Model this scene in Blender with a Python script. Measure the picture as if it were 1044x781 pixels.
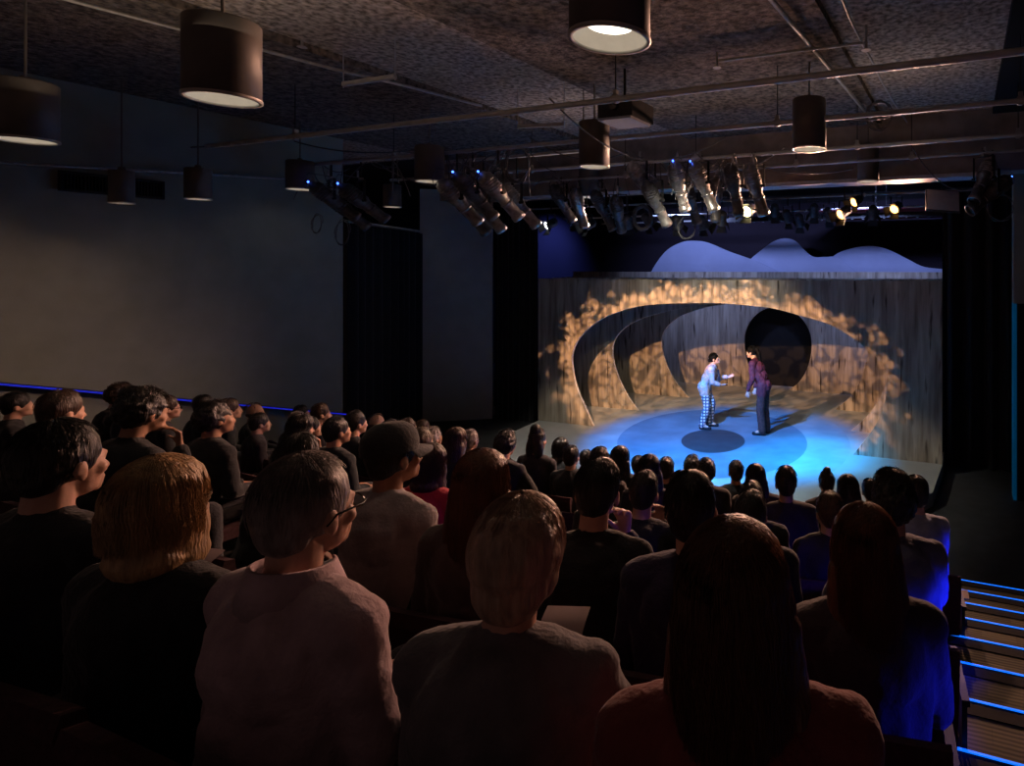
import bpy, math, random
from mathutils import Vector, Matrix, Euler
R_ = random.Random(7)
S = bpy.context.scene
for o in list(bpy.data.objects): bpy.data.objects.remove(o)
C = S.collection
# ---------------------------------------------------------------- camera
CZ = 3.4
TH = math.atan2(228, 607)
cam = bpy.data.objects.new('camera', bpy.data.cameras.new('camera')); C.objects.link(cam)
cam.location = (0, 0, CZ); cam.rotation_euler = (math.radians(90), 0, TH)
cam.data.sensor_width = 36; cam.data.lens = 607 / 1044 * 36
cam.data.shift_x = (522 - 755) / 1044; cam.data.shift_y = (275 - 390.5) / 1044
cam.data.clip_start = 0.05
S.camera = cam
S.view_settings.view_transform = 'Standard'; S.view_settings.look = 'None'
S.view_settings.gamma = 1; S.view_settings.use_curve_mapping = False
S.view_settings.exposure = 0.0
# ---------------------------------------------------------------- world + lights
W = bpy.data.worlds.new('world'); S.world = W; W.use_nodes = True
W.node_tree.nodes['Background'].inputs[0].default_value = (1.0, 0.60, 0.55, 1)
W.node_tree.nodes['Background'].inputs[1].default_value = 0.035

def aim(o, tgt):
    o.rotation_euler = (Vector(tgt) - o.location).to_track_quat('-Z', 'Y').to_euler()
def spot(name, loc, tgt, col, W_, ang, blend=0.5, rad=0.05):
    l = bpy.data.lights.new(name, 'SPOT'); l.energy = W_; l.color = col; l.spot_size = math.radians(ang)
    l.spot_blend = blend; l.shadow_soft_size = rad
    o = bpy.data.objects.new(name, l); C.objects.link(o); o.location = loc; aim(o, tgt); return o
def area(name, loc, tgt, col, W_, sx, sy):
    l = bpy.data.lights.new(name, 'AREA'); l.energy = W_; l.color = col; l.shape = 'RECTANGLE'; l.size = sx; l.size_y = sy
    o = bpy.data.objects.new(name, l); C.objects.link(o); o.location = loc; aim(o, tgt); return o
def gobo(name, L, plane_y, col, W_, cx, cz, rx, rz, inner_gap=0.35):
    """a profile spotlight fitted with a foliage gobo: the pattern is a function of the beam direction"""
    l = bpy.data.lights.new(name, 'POINT'); l.energy = W_; l.color = col; l.shadow_soft_size = 0.035
    l.use_nodes = True; nt = l.node_tree; N = nt.nodes; K = nt.links
    em = [n for n in N if n.type == 'EMISSION'][0]
    tc = N.new('ShaderNodeTexCoord'); sp = N.new('ShaderNodeSeparateXYZ'); K.new(tc.outputs['Normal'], sp.inputs[0])
    def M(op, a, b=None, c=None):
        n = N.new('ShaderNodeMath'); n.operation = op
        for i, v in enumerate((a, b, c)):
            if v is None: continue
            if isinstance(v, (int, float)): n.inputs[i].default_value = v
            else: K.new(v, n.inputs[i])
        return n.outputs[0]
    D = plane_y - L[1]
    u = M('MULTIPLY_ADD', M('DIVIDE', sp.outputs[0], sp.outputs[1]), D, L[0] - cx)
    v = M('MULTIPLY_ADD', M('DIVIDE', sp.outputs[2], sp.outputs[1]), D, L[2] - cz)
    r = M('SQRT', M('ADD', M('POWER', M('ABSOLUTE', M('DIVIDE', u, rx)), 2.3), M('POWER', M('ABSOLUTE', M('DIVIDE', v, rz)), 2.3)))
    cb = N.new('ShaderNodeCombineXYZ'); K.new(u, cb.inputs[0]); K.new(v, cb.inputs[1])
    n1 = N.new('ShaderNodeTexNoise'); n1.inputs['Scale'].default_value = 1.6; n1.inputs['Detail'].default_value = 1.5; K.new(cb.outputs[0], n1.inputs['Vector'])
    n2 = N.new('ShaderNodeTexNoise'); n2.inputs['Scale'].default_value = 6.0; n2.inputs['Detail'].default_value = 2.5; n2.inputs['Distortion'].default_value = 0.6; K.new(cb.outputs[0], n2.inputs['Vector'])
    vo = N.new('ShaderNodeTexVoronoi'); vo.feature = 'DISTANCE_TO_EDGE'; vo.inputs['Scale'].default_value = 5.5; K.new(cb.outputs[0], vo.inputs['Vector'])
    edge = M('SUBTRACT', M('ADD', 1.0, M('MULTIPLY', M('SUBTRACT', n1.outputs[0], 0.5), 0.55)), M('MULTIPLY', M('SUBTRACT', n2.outputs[0], 0.5), 0.75))
    def smooth(x, lo, hi):
        n = N.new('ShaderNodeMapRange'); n.interpolation_type = 'SMOOTHSTEP'
        n.inputs[1].default_value = lo; n.inputs[2].default_value = hi; K.new(x, n.inputs[0]); return n.outputs[0]
    outm = smooth(M('SUBTRACT', edge, r), -0.02, 0.03)
    leaf = smooth(M('SUBTRACT', M('ADD', M('MULTIPLY', vo.outputs['Distance'], 1.3), n2.outputs[0]), 0.56), -0.02, 0.12)
    ring = smooth(r, 0.55, 1.0)
    pat = M('MULTIPLY', outm, M('ADD', M('MULTIPLY', leaf, 0.72), 0.28))
    pat = M('MULTIPLY', pat, smooth(v, -3.2, -1.4))
    fu = M('MULTIPLY_ADD', M('DIVIDE', sp.outputs[0], sp.outputs[2]), 0.2 - L[2], L[0] + 4.35)
    fv = M('MULTIPLY_ADD', M('DIVIDE', sp.outputs[1], sp.outputs[2]), 0.2 - L[2], L[1] - 10.6)
    keep = smooth(M('SQRT', M('ADD', M('POWER', M('ABSOLUTE', fu), 2), M('POWER', M('ABSOLUTE', fv), 2))), 2.2, 3.0)
    pat = M('MULTIPLY', pat, M('ADD', M('MULTIPLY', keep, 0.9), 0.1))
    fwd = M('LESS_THAN', M('MULTIPLY', sp.outputs[1], GSIGN), 0.0)
    K.new(M('MULTIPLY', pat, fwd), em.inputs['Strength'])
    o = bpy.data.objects.new(name, l); C.objects.link(o); o.location = L; return o
GSIGN = -1.0
gobo('foliage_gobo_spot', (-5.3, 5.2, 4.15), 10.33, (1.0, 0.52, 0.26), 3300, -4.6, 1.30, 3.38, 1.76)
def floor_gobo(name, L, col, W_, cx, cy, r0, soft, mott):
    """a profile spotlight focused to a soft round pool on the stage floor"""
    l = bpy.data.lights.new(name, 'POINT'); l.energy = W_; l.color = col; l.shadow_soft_size = 0.05; l.use_nodes = True
    nt = l.node_tree; N = nt.nodes; K = nt.links; em = [n for n in N if n.type == 'EMISSION'][0]
    tc = N.new('ShaderNodeTexCoord'); sp = N.new('ShaderNodeSeparateXYZ'); K.new(tc.outputs['Normal'], sp.inputs[0])
    def M(op, a, b=None, c=None):
        n = N.new('ShaderNodeMath'); n.operation = op
        for i, v in enumerate((a, b, c)):
            if v is None: continue
            if isinstance(v, (int, float)): n.inputs[i].default_value = v
            else: K.new(v, n.inputs[i])
        return n.outputs[0]
    u = M('MULTIPLY_ADD', M('DIVIDE', sp.outputs[0], sp.outputs[2]), 0.2 - L[2], L[0] - cx)
    v = M('MULTIPLY_ADD', M('DIVIDE', sp.outputs[1], sp.outputs[2]), 0.2 - L[2], L[1] - cy)
    r = M('SQRT', M('ADD', M('POWER', M('ABSOLUTE', u), 2), M('POWER', M('ABSOLUTE', v), 2)))
    cb = N.new('ShaderNodeCombineXYZ'); K.new(u, cb.inputs[0]); K.new(v, cb.inputs[1])
    n1 = N.new('ShaderNodeTexNoise'); n1.inputs['Scale'].default_value = 0.8; n1.inputs['Detail'].default_value = 2; K.new(cb.outputs[0], n1.inputs['Vector'])
    n = N.new('ShaderNodeMapRange'); n.interpolation_type = 'SMOOTHSTEP'; n.inputs[1].default_value = r0; n.inputs[2].default_value = r0 - soft; K.new(r, n.inputs[0])
    down = M('LESS_THAN', sp.outputs[2], -0.05)
    K.new(M('MULTIPLY', M('MULTIPLY', n.outputs[0], down), M('ADD', M('MULTIPLY', n1.outputs[0], mott), 1 - mott * .5)), em.inputs['Strength'])
    o = bpy.data.objects.new(name, l); C.objects.link(o); o.location = L; return o
floor_gobo('blue_pool_centre', (-4.6, 6.9, 4.2), (0.0, 0.24, 1.0), 4200, -4.2, 10.5, 3.0, 1.0, 0.5)
floor_gobo('cyan_pool_right', (-2.9, 8.2, 4.2), (0.0, 0.42, 1.0), 2600, -2.5, 10.1, 1.7, 1.2, 0.3)
floor_gobo('pale_apron_pool', (-4.4, 6.6, 4.4), (1.0, 0.93, 0.8), 420, -4.4, 9.6, 5.2, 1.2, 0.2)
floor_gobo('cyan_pool_front', (-3.8, 7.0, 4.2), (0.0, 0.5, 0.9), 700, -3.9, 8.5, 2.4, 1.6, 0.8)
spot('neutral_front_wash', (-3.4, 6.3, 4.7), (-4.6, 10.3, 2.5), (1.0, 0.90, 0.72), 480, 54, 1.0, 0.15)
spot('actor_key_left', (-7.6, 7.8, 4.5), (-4.3, 11.0, 1.3), (1.0, 0.85, 0.75), 120, 17, 0.6, 0.08)
spot('actor_key_right', (-1.6, 7.8, 4.5), (-4.3, 11.0, 1.3), (0.8, 0.88, 1.0), 110, 17, 0.6, 0.08)
spot('hill_wash', (-6.6, 12.4, 5.3), (-6.9, 16.0, 3.5), (0.36, 0.46, 1.0), 650, 85, 0.8, 0.2)
spot('hill_wash', (-2.3, 12.4, 5.3), (-2.4, 16.0, 3.5), (0.36, 0.46, 1.0), 650, 85, 0.8, 0.2)
spot('drop_blue_left', (-13.3, 15.4, 5.3), (-13.5, 17.0, 3.8), (0.12, 0.2, 1.0), 380, 90, 1, 0.1)
spot('drop_blue_right', (-0.9, 15.2, 4.9), (-0.2, 17.0, 4.2), (0.05, 0.2, 1.0), 60, 80, 1, 0.1)

area('ceiling_fill', (-3.6, 2.6, 4.75), (-3.6, 2.6, 6), (1.0, 0.74, 0.54), 15, 6.0, 1.2)  # both upward area lights are unseen fill added to brighten the ceiling
area('ceiling_fill', (-3.0, 7.0, 4.85), (-3.0, 7.0, 6), (1.0, 0.74, 0.58), 8, 6.0, 0.4)
# lamps among the rig that face the house, the lit ones seen in the photograph
spot('amber_backlight', (-2.35, 10.35, 4.3), (-2.6, 1.5, 2.0), (1.0, 0.50, 0.32), 1200, 75, 0.8, 0.08)
spot('amber_backlight', (-1.0, 11.3, 4.35), (-1.2, 1.5, 2.0), (1.0, 0.52, 0.36), 1000, 70, 0.8, 0.08)
spot('yellow_backlight', (-3.05, 8.55, 4.3), (-5.2, 2.5, 2.0), (1.0, 0.55, 0.38), 800, 95, 0.8, 0.08)
spot('white_backlight', (-6.3, 9.75, 4.3), (-6.8, 3.5, 1.6), (1.0, 0.6, 0.45), 330, 80, 0.8, 0.08)
# ---------------------------------------------------------------- projection helpers (pixel -> metres in the hall)
def onY(px, py, Y):
    u = px - 755; dx = -math.sin(TH) * 607 + math.cos(TH) * u; dy = math.cos(TH) * 607 + math.sin(TH) * u
    t = Y / dy; return Vector((dx * t, Y, CZ - (py - 275) * t))
def onZ(px, py, z):
    u = px - 755; dx = -math.sin(TH) * 607 + math.cos(TH) * u; dy = math.cos(TH) * 607 + math.sin(TH) * u
    t = (z - CZ) / (275 - py); return Vector((dx * t, dy * t, z))
# ---------------------------------------------------------------- materials
def mat(name, col, rough=0.7, metal=0.0, noise=0.0, nscale=20, bump=0.0, bscale=60, emit=None, estr=0, spec=0.3, col2=None, stretch=(1, 1, 1), sheen=0, detail=4):
    m = bpy.data.materials.new(name); m.use_nodes = True; nt = m.node_tree; N = nt.nodes; K = nt.links
    b = N['Principled BSDF']; b.inputs['Base Color'].default_value = (*col, 1); b.inputs['Roughness'].default_value = rough
    b.inputs['Metallic'].default_value = metal; b.inputs['Specular IOR Level'].default_value = spec
    if sheen: b.inputs['Sheen Weight'].default_value = sheen; b.inputs['Sheen Roughness'].default_value = 0.4
    tc = N.new('ShaderNodeTexCoord'); mp = N.new('ShaderNodeMapping'); mp.inputs['Scale'].default_value = stretch
    K.new(tc.outputs['Object'], mp.inputs['Vector'])
    if noise or col2:
        n = N.new('ShaderNodeTexNoise'); n.inputs['Scale'].default_value = nscale; n.inputs['Detail'].default_value = detail
        K.new(mp.outputs[0], n.inputs['Vector'])
        r = N.new('ShaderNodeValToRGB'); r.color_ramp.elements[0].position = 0.35; r.color_ramp.elements[1].position = 0.68
        c2 = col2 if col2 else tuple(max(0, c * (1 - noise)) for c in col)
        r.color_ramp.elements[0].color = (*c2, 1); r.color_ramp.elements[1].color = (*col, 1)
        K.new(n.outputs['Fac'], r.inputs[0]); K.new(r.outputs[0], b.inputs['Base Color'])
    if bump:
        n = N.new('ShaderNodeTexNoise'); n.inputs['Scale'].default_value = bscale; n.inputs['Detail'].default_value = 5
        K.new(mp.outputs[0], n.inputs['Vector'])
        bp = N.new('ShaderNodeBump'); bp.inputs['Strength'].default_value = bump; bp.inputs['Distance'].default_value = 0.02
        K.new(n.outputs['Fac'], bp.inputs['Height']); K.new(bp.outputs[0], b.inputs['Normal'])
    if emit:
        b.inputs['Emission Color'].default_value = (*emit, 1); b.inputs['Emission Strength'].default_value = estr
    return m
M = {}
M['ceiling'] = mat('sprayed_ceiling', (0.60, 0.50, 0.41), 0.95, col2=(0.14, 0.115, 0.095), nscale=17, detail=9, bump=1.0, bscale=22)
M['ceiling_shade'] = mat('sprayed_ceiling_shaded', (0.26, 0.215, 0.18), 0.95, col2=(0.05, 0.042, 0.038), nscale=17, detail=9, bump=1.0, bscale=22)  # darker copy of the ceiling; shade of the bands is put into the colour
M['wall'] = mat('grey_green_wall_paint', (0.27, 0.30, 0.26), 0.85, noise=0.12, nscale=3, bump=0.1)
M['wall_dim'] = mat('grey_wall_paint', (0.40, 0.41, 0.40), 0.9, noise=0.12, nscale=3, bump=0.1)
M['black'] = mat('black_paint', (0.012, 0.012, 0.013), 0.9, noise=0.2)
M['drape'] = mat('black_velour', (0.016, 0.017, 0.02), 0.95, noise=0.3, sheen=0.3)
M['dark_floor'] = mat('dark_floor_paint', (0.05, 0.052, 0.055), 0.6, noise=0.3, nscale=4)
M['riser'] = mat('riser_black_carpet', (0.02, 0.019, 0.019), 0.95, noise=0.3, nscale=40)
M['metal'] = mat('galvanised_pipe', (0.60, 0.58, 0.56), 0.5, 0.35, noise=0.35, nscale=30, stretch=(0.2, 1, 1))
M['conduit'] = mat('conduit_metal', (0.5, 0.48, 0.46), 0.45, 0.35, noise=0.3)
M['fixture'] = mat('charcoal_enamel', (0.16, 0.155, 0.155), 0.42, 0.4, noise=0.5, nscale=14, bump=0.15)
M['fixture_light'] = mat('worn_aluminium', (0.5, 0.47, 0.45), 0.38, 0.8, noise=0.5, nscale=14)
M['yoke'] = mat('black_steel', (0.045, 0.045, 0.047), 0.45, 0.6, noise=0.3)
M['cable'] = mat('black_cable', (0.13, 0.125, 0.13), 0.5, noise=0.2)
M['lamp_shade'] = mat('bronze_enamel', (0.15, 0.135, 0.125), 0.5, 0.2, noise=0.15, nscale=8)
M['lamp_rim'] = mat('pale_trim_ring', (0.5, 0.46, 0.42), 0.4, 0.2, noise=0.1)
M['reflector'] = mat('reflector_bounce_glow', (0.6, 0.55, 0.48), 0.5, noise=0.1, emit=(1, 0.84, 0.66), estr=0.16)  # emission stands in for lamp light bounced inside the shade
M['lamp_lens'] = mat('glowing_lamp_lens', (1, 0.9, 0.75), 0.5, emit=(1, 0.88, 0.70), estr=4.0)
M['led_blue'] = mat('blue_indicator', (0.1, 0.2, 1), 0.4, emit=(0.04, 0.12, 1.0), estr=9)
M['led_strip'] = mat('blue_led_strip', (0.0, 0.2, 1), 0.4, emit=(0.005, 0.17, 1.0), estr=1.1)
M['led_rail'] = mat('violet_blue_led_strip', (0.0, 0.05, 1), 0.4, emit=(0.03, 0.03, 0.9), estr=0.30)
M['teal_edge_glow'] = mat('teal_lit_edge', (0.0, 0.2, 0.4), 0.4, emit=(0.0, 0.16, 0.4), estr=0.10)  # glow stands in for teal light catching the pillar edge
M['lens_white'] = mat('lit_white_lens', (1, 1, 1), 0.3, emit=(0.9, 0.95, 1), estr=9)
M['lens_warm'] = mat('lit_amber_lens', (1, 0.7, 0.4), 0.3, emit=(1, 0.45, 0.12), estr=7)
M['lens_yellow'] = mat('lit_yellow_lens', (1, 0.9, 0.6), 0.3, emit=(1, 0.85, 0.4), estr=9)
M['lens_off'] = mat('dark_glass_lens', (0.03, 0.03, 0.04), 0.08, noise=0.1, spec=0.6)
M['panel_face'] = mat('frosted_panel', (0.35, 0.37, 0.4), 0.5, noise=0.1)
M['hill'] = mat('pale_blue_hill_paint', (0.34, 0.38, 0.55), 0.9, noise=0.12, nscale=1.5)
M['drop'] = mat('dark_violet_drop', (0.028, 0.020, 0.030), 0.95, noise=0.15, nscale=1)
M['paper'] = mat('programme_paper', (0.28, 0.20, 0.20), 0.7, noise=0.1)
M['seat'] = mat('maroon_seat_fabric', (0.06, 0.022, 0.028), 0.9, noise=0.4, nscale=60, bump=0.2, bscale=200)
M['seat_frame'] = mat('black_seat_frame', (0.02, 0.02, 0.022), 0.5, 0.3, noise=0.2)
M['stripe'] = mat('red_lit_panel', (0.25, 0.03, 0.06), 0.7, noise=0.4, nscale=2)  # red light on the panel is put into its colour
M['concrete'] = mat('beam_concrete', (0.34, 0.30, 0.28), 0.9, noise=0.45, nscale=2.5, bump=0.2, bscale=12)
M['beam_underlight'] = mat('beam_lit_underside', (0.5, 0.5, 0.55), 0.6, noise=0.2)  # pale colour stands in for light on the beam's underside

def wood_mat():
    m = bpy.data.materials.new('weathered_wood_boards'); m.use_nodes = True; nt = m.node_tree; N = nt.nodes; K = nt.links
    b = N['Principled BSDF']; b.inputs['Roughness'].default_value = 0.75
    tc = N.new('ShaderNodeTexCoord')
    def noise(sc, st, det=5):
        mp = N.new('ShaderNodeMapping'); mp.inputs['Scale'].default_value = st; K.new(tc.outputs['Object'], mp.inputs[0])
        n = N.new('ShaderNodeTexNoise'); n.inputs['Scale'].default_value = sc; n.inputs['Detail'].default_value = det; K.new(mp.outputs[0], n.inputs[0]); return n.outputs['Fac']
    a = noise(6, (1, 1, 0.12)); g = noise(16, (1, 1, 0.07), 3); s = noise(9, (1.4, 1, 0.16), 2)
    r = N.new('ShaderNodeValToRGB'); e = r.color_ramp.elements
    e[0].position = 0.3; e[0].color = (0.20, 0.165, 0.125, 1); e[1].position = 0.7; e[1].color = (0.50, 0.44, 0.35, 1)
    K.new(a, r.inputs[0])
    r2 = N.new('ShaderNodeValToRGB'); r2.color_ramp.elements[0].position = 0.36; r2.color_ramp.elements[0].color = (0.72, 0.70, 0.68, 1); r2.color_ramp.elements[1].position = 0.55; r2.color_ramp.elements[1].color = (1, 1, 1, 1)
    K.new(g, r2.inputs[0])
    r3 = N.new('ShaderNodeValToRGB'); r3.color_ramp.elements[0].position = 0.27; r3.color_ramp.elements[0].color = (0.12, 0.09, 0.07, 1); r3.color_ramp.elements[1].position = 0.40; r3.color_ramp.elements[1].color = (1, 1, 1, 1)
    K.new(s, r3.inputs[0])
    def mul(x, y):
        n = N.new('ShaderNodeMix'); n.data_type = 'RGBA'; n.blend_type = 'MULTIPLY'; n.inputs[0].default_value = 1
        K.new(x, n.inputs[6]); K.new(y, n.inputs[7]); return n.outputs[2]
    K.new(mul(mul(r.outputs[0], r2.outputs[0]), r3.outputs[0]), b.inputs['Base Color'])
    bp = N.new('ShaderNodeBump'); bp.inputs['Strength'].default_value = 0.25; K.new(g, bp.inputs['Height']); K.new(bp.outputs[0], b.inputs['Normal'])
    return m
M['wood'] = wood_mat()
M['wood_edge'] = mat('pale_cut_edge', (0.75, 0.68, 0.58), 0.6, noise=0.15)
M['stage_white'] = mat('stage_pale_paint', (0.42, 0.43, 0.42), 0.55, noise=0.15, nscale=2)
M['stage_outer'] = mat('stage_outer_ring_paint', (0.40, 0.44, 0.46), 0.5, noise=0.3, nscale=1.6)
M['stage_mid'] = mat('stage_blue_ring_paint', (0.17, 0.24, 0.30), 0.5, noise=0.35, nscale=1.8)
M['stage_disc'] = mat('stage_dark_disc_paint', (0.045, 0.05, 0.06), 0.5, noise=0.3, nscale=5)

def carpet_mat():
    m = bpy.data.materials.new('striped_aisle_carpet'); m.use_nodes = True; nt = m.node_tree; N = nt.nodes; K = nt.links
    b = N['Principled BSDF']; b.inputs['Roughness'].default_value = 0.95
    tc = N.new('ShaderNodeTexCoord')
    br = N.new('ShaderNodeTexBrick'); br.inputs['Scale'].default_value = 3.0; br.inputs['Color1'].default_value = (0.19, 0.17, 0.11, 1); br.inputs['Color2'].default_value = (0.11, 0.10, 0.07, 1)
    br.inputs['Mortar'].default_value = (0.12, 0.105, 0.075, 1); br.inputs['Mortar Size'].default_value = 0.004; br.inputs['Brick Width'].default_value = 0.7; br.inputs['Row Height'].default_value = 0.3
    K.new(tc.outputs['Object'], br.inputs['Vector'])
    wv = N.new('ShaderNodeTexWave'); wv.bands_direction = 'Y'; wv.inputs['Scale'].default_value = 12; wv.inputs['Distortion'].default_value = 1.2; K.new(tc.outputs['Object'], wv.inputs['Vector'])
    r = N.new('ShaderNodeValToRGB'); r.color_ramp.elements[0].color = (0.45, 0.45, 0.45, 1); r.color_ramp.elements[1].color = (1.2, 1.2, 1.1, 1); K.new(wv.outputs[0], r.inputs[0])
    n = N.new('ShaderNodeMix'); n.data_type = 'RGBA'; n.blend_type = 'MULTIPLY'; n.inputs[0].default_value = 1
    K.new(br.outputs[0], n.inputs[6]); K.new(r.outputs[0], n.inputs[7]); K.new(n.outputs[2], b.inputs['Base Color']); return m
M['carpet'] = carpet_mat()
def plaid_mat():
    m = bpy.data.materials.new('plaid_cloth'); m.use_nodes = True; nt = m.node_tree; N = nt.nodes; K = nt.links
    b = N['Principled BSDF']; b.inputs['Roughness'].default_value = 0.85
    tc = N.new('ShaderNodeTexCoord'); mp = N.new('ShaderNodeMapping'); mp.inputs['Scale'].default_value = (1, 1, 1); K.new(tc.outputs['Object'], mp.inputs[0])
    vals = []
    for d in 'YZ':
        w = N.new('ShaderNodeTexWave'); w.bands_direction = d; w.inputs['Scale'].default_value = 5.0; K.new(mp.outputs[0], w.inputs[0])
        g = N.new('ShaderNodeMath'); g.operation = 'GREATER_THAN'; g.inputs[1].default_value = 0.66; K.new(w.outputs['Fac'], g.inputs[0]); vals.append(g.outputs[0])
    a = N.new('ShaderNodeMath'); a.operation = 'MAXIMUM'; K.new(vals[0], a.inputs[0]); K.new(vals[1], a.inputs[1])
    n = N.new('ShaderNodeMix'); n.data_type = 'RGBA'; n.inputs[6].default_value = (0.62, 0.60, 0.62, 1); n.inputs[7].default_value = (0.05, 0.07, 0.13, 1)
    K.new(a.outputs[0], n.inputs[0]); K.new(n.outputs[2], b.inputs['Base Color']); return m
M['plaid'] = plaid_mat()
_cm = {}
def cloth(col):
    k = tuple(round(c, 3) for c in col)
    if k not in _cm: _cm[k] = mat('woven_cloth', col, 0.88, noise=0.3, nscale=12, bump=0.25, bscale=90, sheen=0.2)
    return _cm[k]
_sm = {}
def skin(col=(0.62, 0.36, 0.27)):
    if col not in _sm:
        m = mat('skin', col, 0.5, noise=0.12, nscale=25, bump=0.05, bscale=200)
        m.node_tree.nodes['Principled BSDF'].inputs['Subsurface Weight'].default_value = 0.12
        m.node_tree.nodes['Principled BSDF'].inputs['Subsurface Radius'].default_value = (0.02, 0.008, 0.004)
        _sm[col] = m
    return _sm[col]
_hm = {}
def hairm(col):
    if col not in _hm: _hm[col] = mat('hair', col, 0.38, noise=0.45, nscale=60, stretch=(1, 1, 0.15), bump=0.5, bscale=140, spec=0.5)
    return _hm[col]
# ---------------------------------------------------------------- mesh builder
def sph_template(nu=12, nv=8):
    v = [(0, 0, 1)]
    for j in range(1, nv):
        p = math.pi * j / nv
        for i in range(nu):
            a = 2 * math.pi * i / nu; v.append((math.sin(p) * math.cos(a), math.sin(p) * math.sin(a), math.cos(p)))
    v.append((0, 0, -1)); f = []
    for i in range(nu): f.append((0, 1 + i, 1 + (i + 1) % nu))
    for j in range(nv - 2):
        for i in range(nu):
            a = 1 + j * nu + i; b = 1 + j * nu + (i + 1) % nu; f.append((a, a + nu, b + nu, b))
    L = len(v) - 1; o = 1 + (nv - 2) * nu
    for i in range(nu): f.append((o + i, L, o + (i + 1) % nu))
    return v, f
ST = sph_template()
class MB:
    def __init__(s): s.v = []; s.f = []; s.m = []; s.mi = 0; s.sm = []; s.smooth = True
    def add(s, vs, fs, smooth=None):
        o = len(s.v); s.v += [tuple(x) for x in vs]; s.f += [tuple(i + o for i in f) for f in fs]
        s.m += [s.mi] * len(fs); s.sm += [s.smooth if smooth is None else smooth] * len(fs); return s
    def sph(s, c, r, rot=None):
        if isinstance(r, (int, float)): r = (r, r, r)
        c = Vector(c); vs = []
        for v in ST[0]:
            p = Vector((v[0] * r[0], v[1] * r[1], v[2] * r[2]))
            if rot is not None: p = rot @ p
            vs.append(p + c)
        return s.add(vs, ST[1])
    def cap(s, a, b, ra, rb=None, n=12):
        rb = ra if rb is None else rb; a = Vector(a); b = Vector(b)
        s.sph(a, ra * 0.999); s.sph(b, rb * 0.999); return s.cyl(a, b, ra, rb, n)
    def cyl(s, a, b, ra, rb=None, n=16, ends=True):
        rb = ra if rb is None else rb; a = Vector(a); b = Vector(b); d = (b - a)
        if d.length < 1e-6: return s
        q = d.to_track_quat('Z', 'Y'); vs = []
        for c, r in ((a, ra), (b, rb)):
            for i in range(n):
                t = 2 * math.pi * i / n; vs.append(c + q @ Vector((r * math.cos(t), r * math.sin(t), 0)))
        fs = [(i, (i + 1) % n, n + (i + 1) % n, n + i) for i in range(n)]
        s.add(vs, fs)
        if ends: s.add(vs, [tuple(range(n))[::-1], tuple(range(n, 2 * n))], False)
        return s
    def box(s, lo, hi, rot=None, c=None):
        x0, y0, z0 = lo; x1, y1, z1 = hi
        vs = [Vector(p) for p in ((x0, y0, z0), (x1, y0, z0), (x1, y1, z0), (x0, y1, z0), (x0, y0, z1), (x1, y0, z1), (x1, y1, z1), (x0, y1, z1))]
        if rot is not None: vs = [rot @ v for v in vs]
        if c is not None: vs = [v + Vector(c) for v in vs]
        return s.add(vs, [(0, 3, 2, 1), (4, 5, 6, 7), (0, 1, 5, 4), (1, 2, 6, 5), (2, 3, 7, 6), (3, 0, 4, 7)], False)
    def tube(s, pts, r, n=8, rs=None):
        pts = [Vector(p) for p in pts]; vs = []; L = len(pts)
        for k, p in enumerate(pts):
            d = (pts[min(k + 1, L - 1)] - pts[max(k - 1, 0)])
            if d.length < 1e-9: d = Vector((0, 0, 1))
            d.normalize(); up = Vector((0, 0, 1)) if abs(d.z) < 0.9 else Vector((0, 1, 0))
            x = d.cross(up).normalized(); y = x.cross(d); rr = rs[k] if rs else r
            for i in range(n):
                t = 2 * math.pi * i / n; vs.append(p + x * rr * math.cos(t) + y * rr * math.sin(t))
        fs = []
        for k in range(L - 1):
            for i in range(n): fs.append((k * n + i, k * n + (i + 1) % n, (k + 1) * n + (i + 1) % n, (k + 1) * n + i))
        s.add(vs, fs); s.add(vs, [tuple(range(n))[::-1], tuple(range((L - 1) * n, L * n))], False) if n > 3 else None
        return s
    def lathe(s, prof, c=(0, 0, 0), n=32, q=None):
        vs = []; c = Vector(c)
        for r, z in prof:
            for i in range(n):
                t = 2 * math.pi * i / n; p = Vector((r * math.cos(t), r * math.sin(t), z)); vs.append(c + (q @ p if q else p))
        fs = []
        for k in range(len(prof) - 1):
            for i in range(n): fs.append((k * n + i, k * n + (i + 1) % n, (k + 1) * n + (i + 1) % n, (k + 1) * n + i))
        return s.add(vs, fs)
    def mesh(s, name):
        me = bpy.data.meshes.new(name); me.from_pydata(s.v, [], s.f)
        me.polygons.foreach_set('use_smooth', s.sm); me.polygons.foreach_set('material_index', s.m); me.update(); return me
    def build(s, name, mats, parent=None, loc=(0, 0, 0)):
        return link(name, s.mesh(name), mats, parent, loc)
def link(name, me, mats, parent=None, loc=(0, 0, 0)):
    if not isinstance(mats, (list, tuple)): mats = [mats]
    if not me.materials:
        for m in mats: me.materials.append(m)
    o = bpy.data.objects.new(name, me); C.objects.link(o); o.location = loc
    if me.materials[0] is not mats[0]:
        for i, m in enumerate(mats): o.material_slots[i].link = 'OBJECT'; o.material_slots[i].material = m
    if parent: o.parent = parent
    return o
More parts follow.
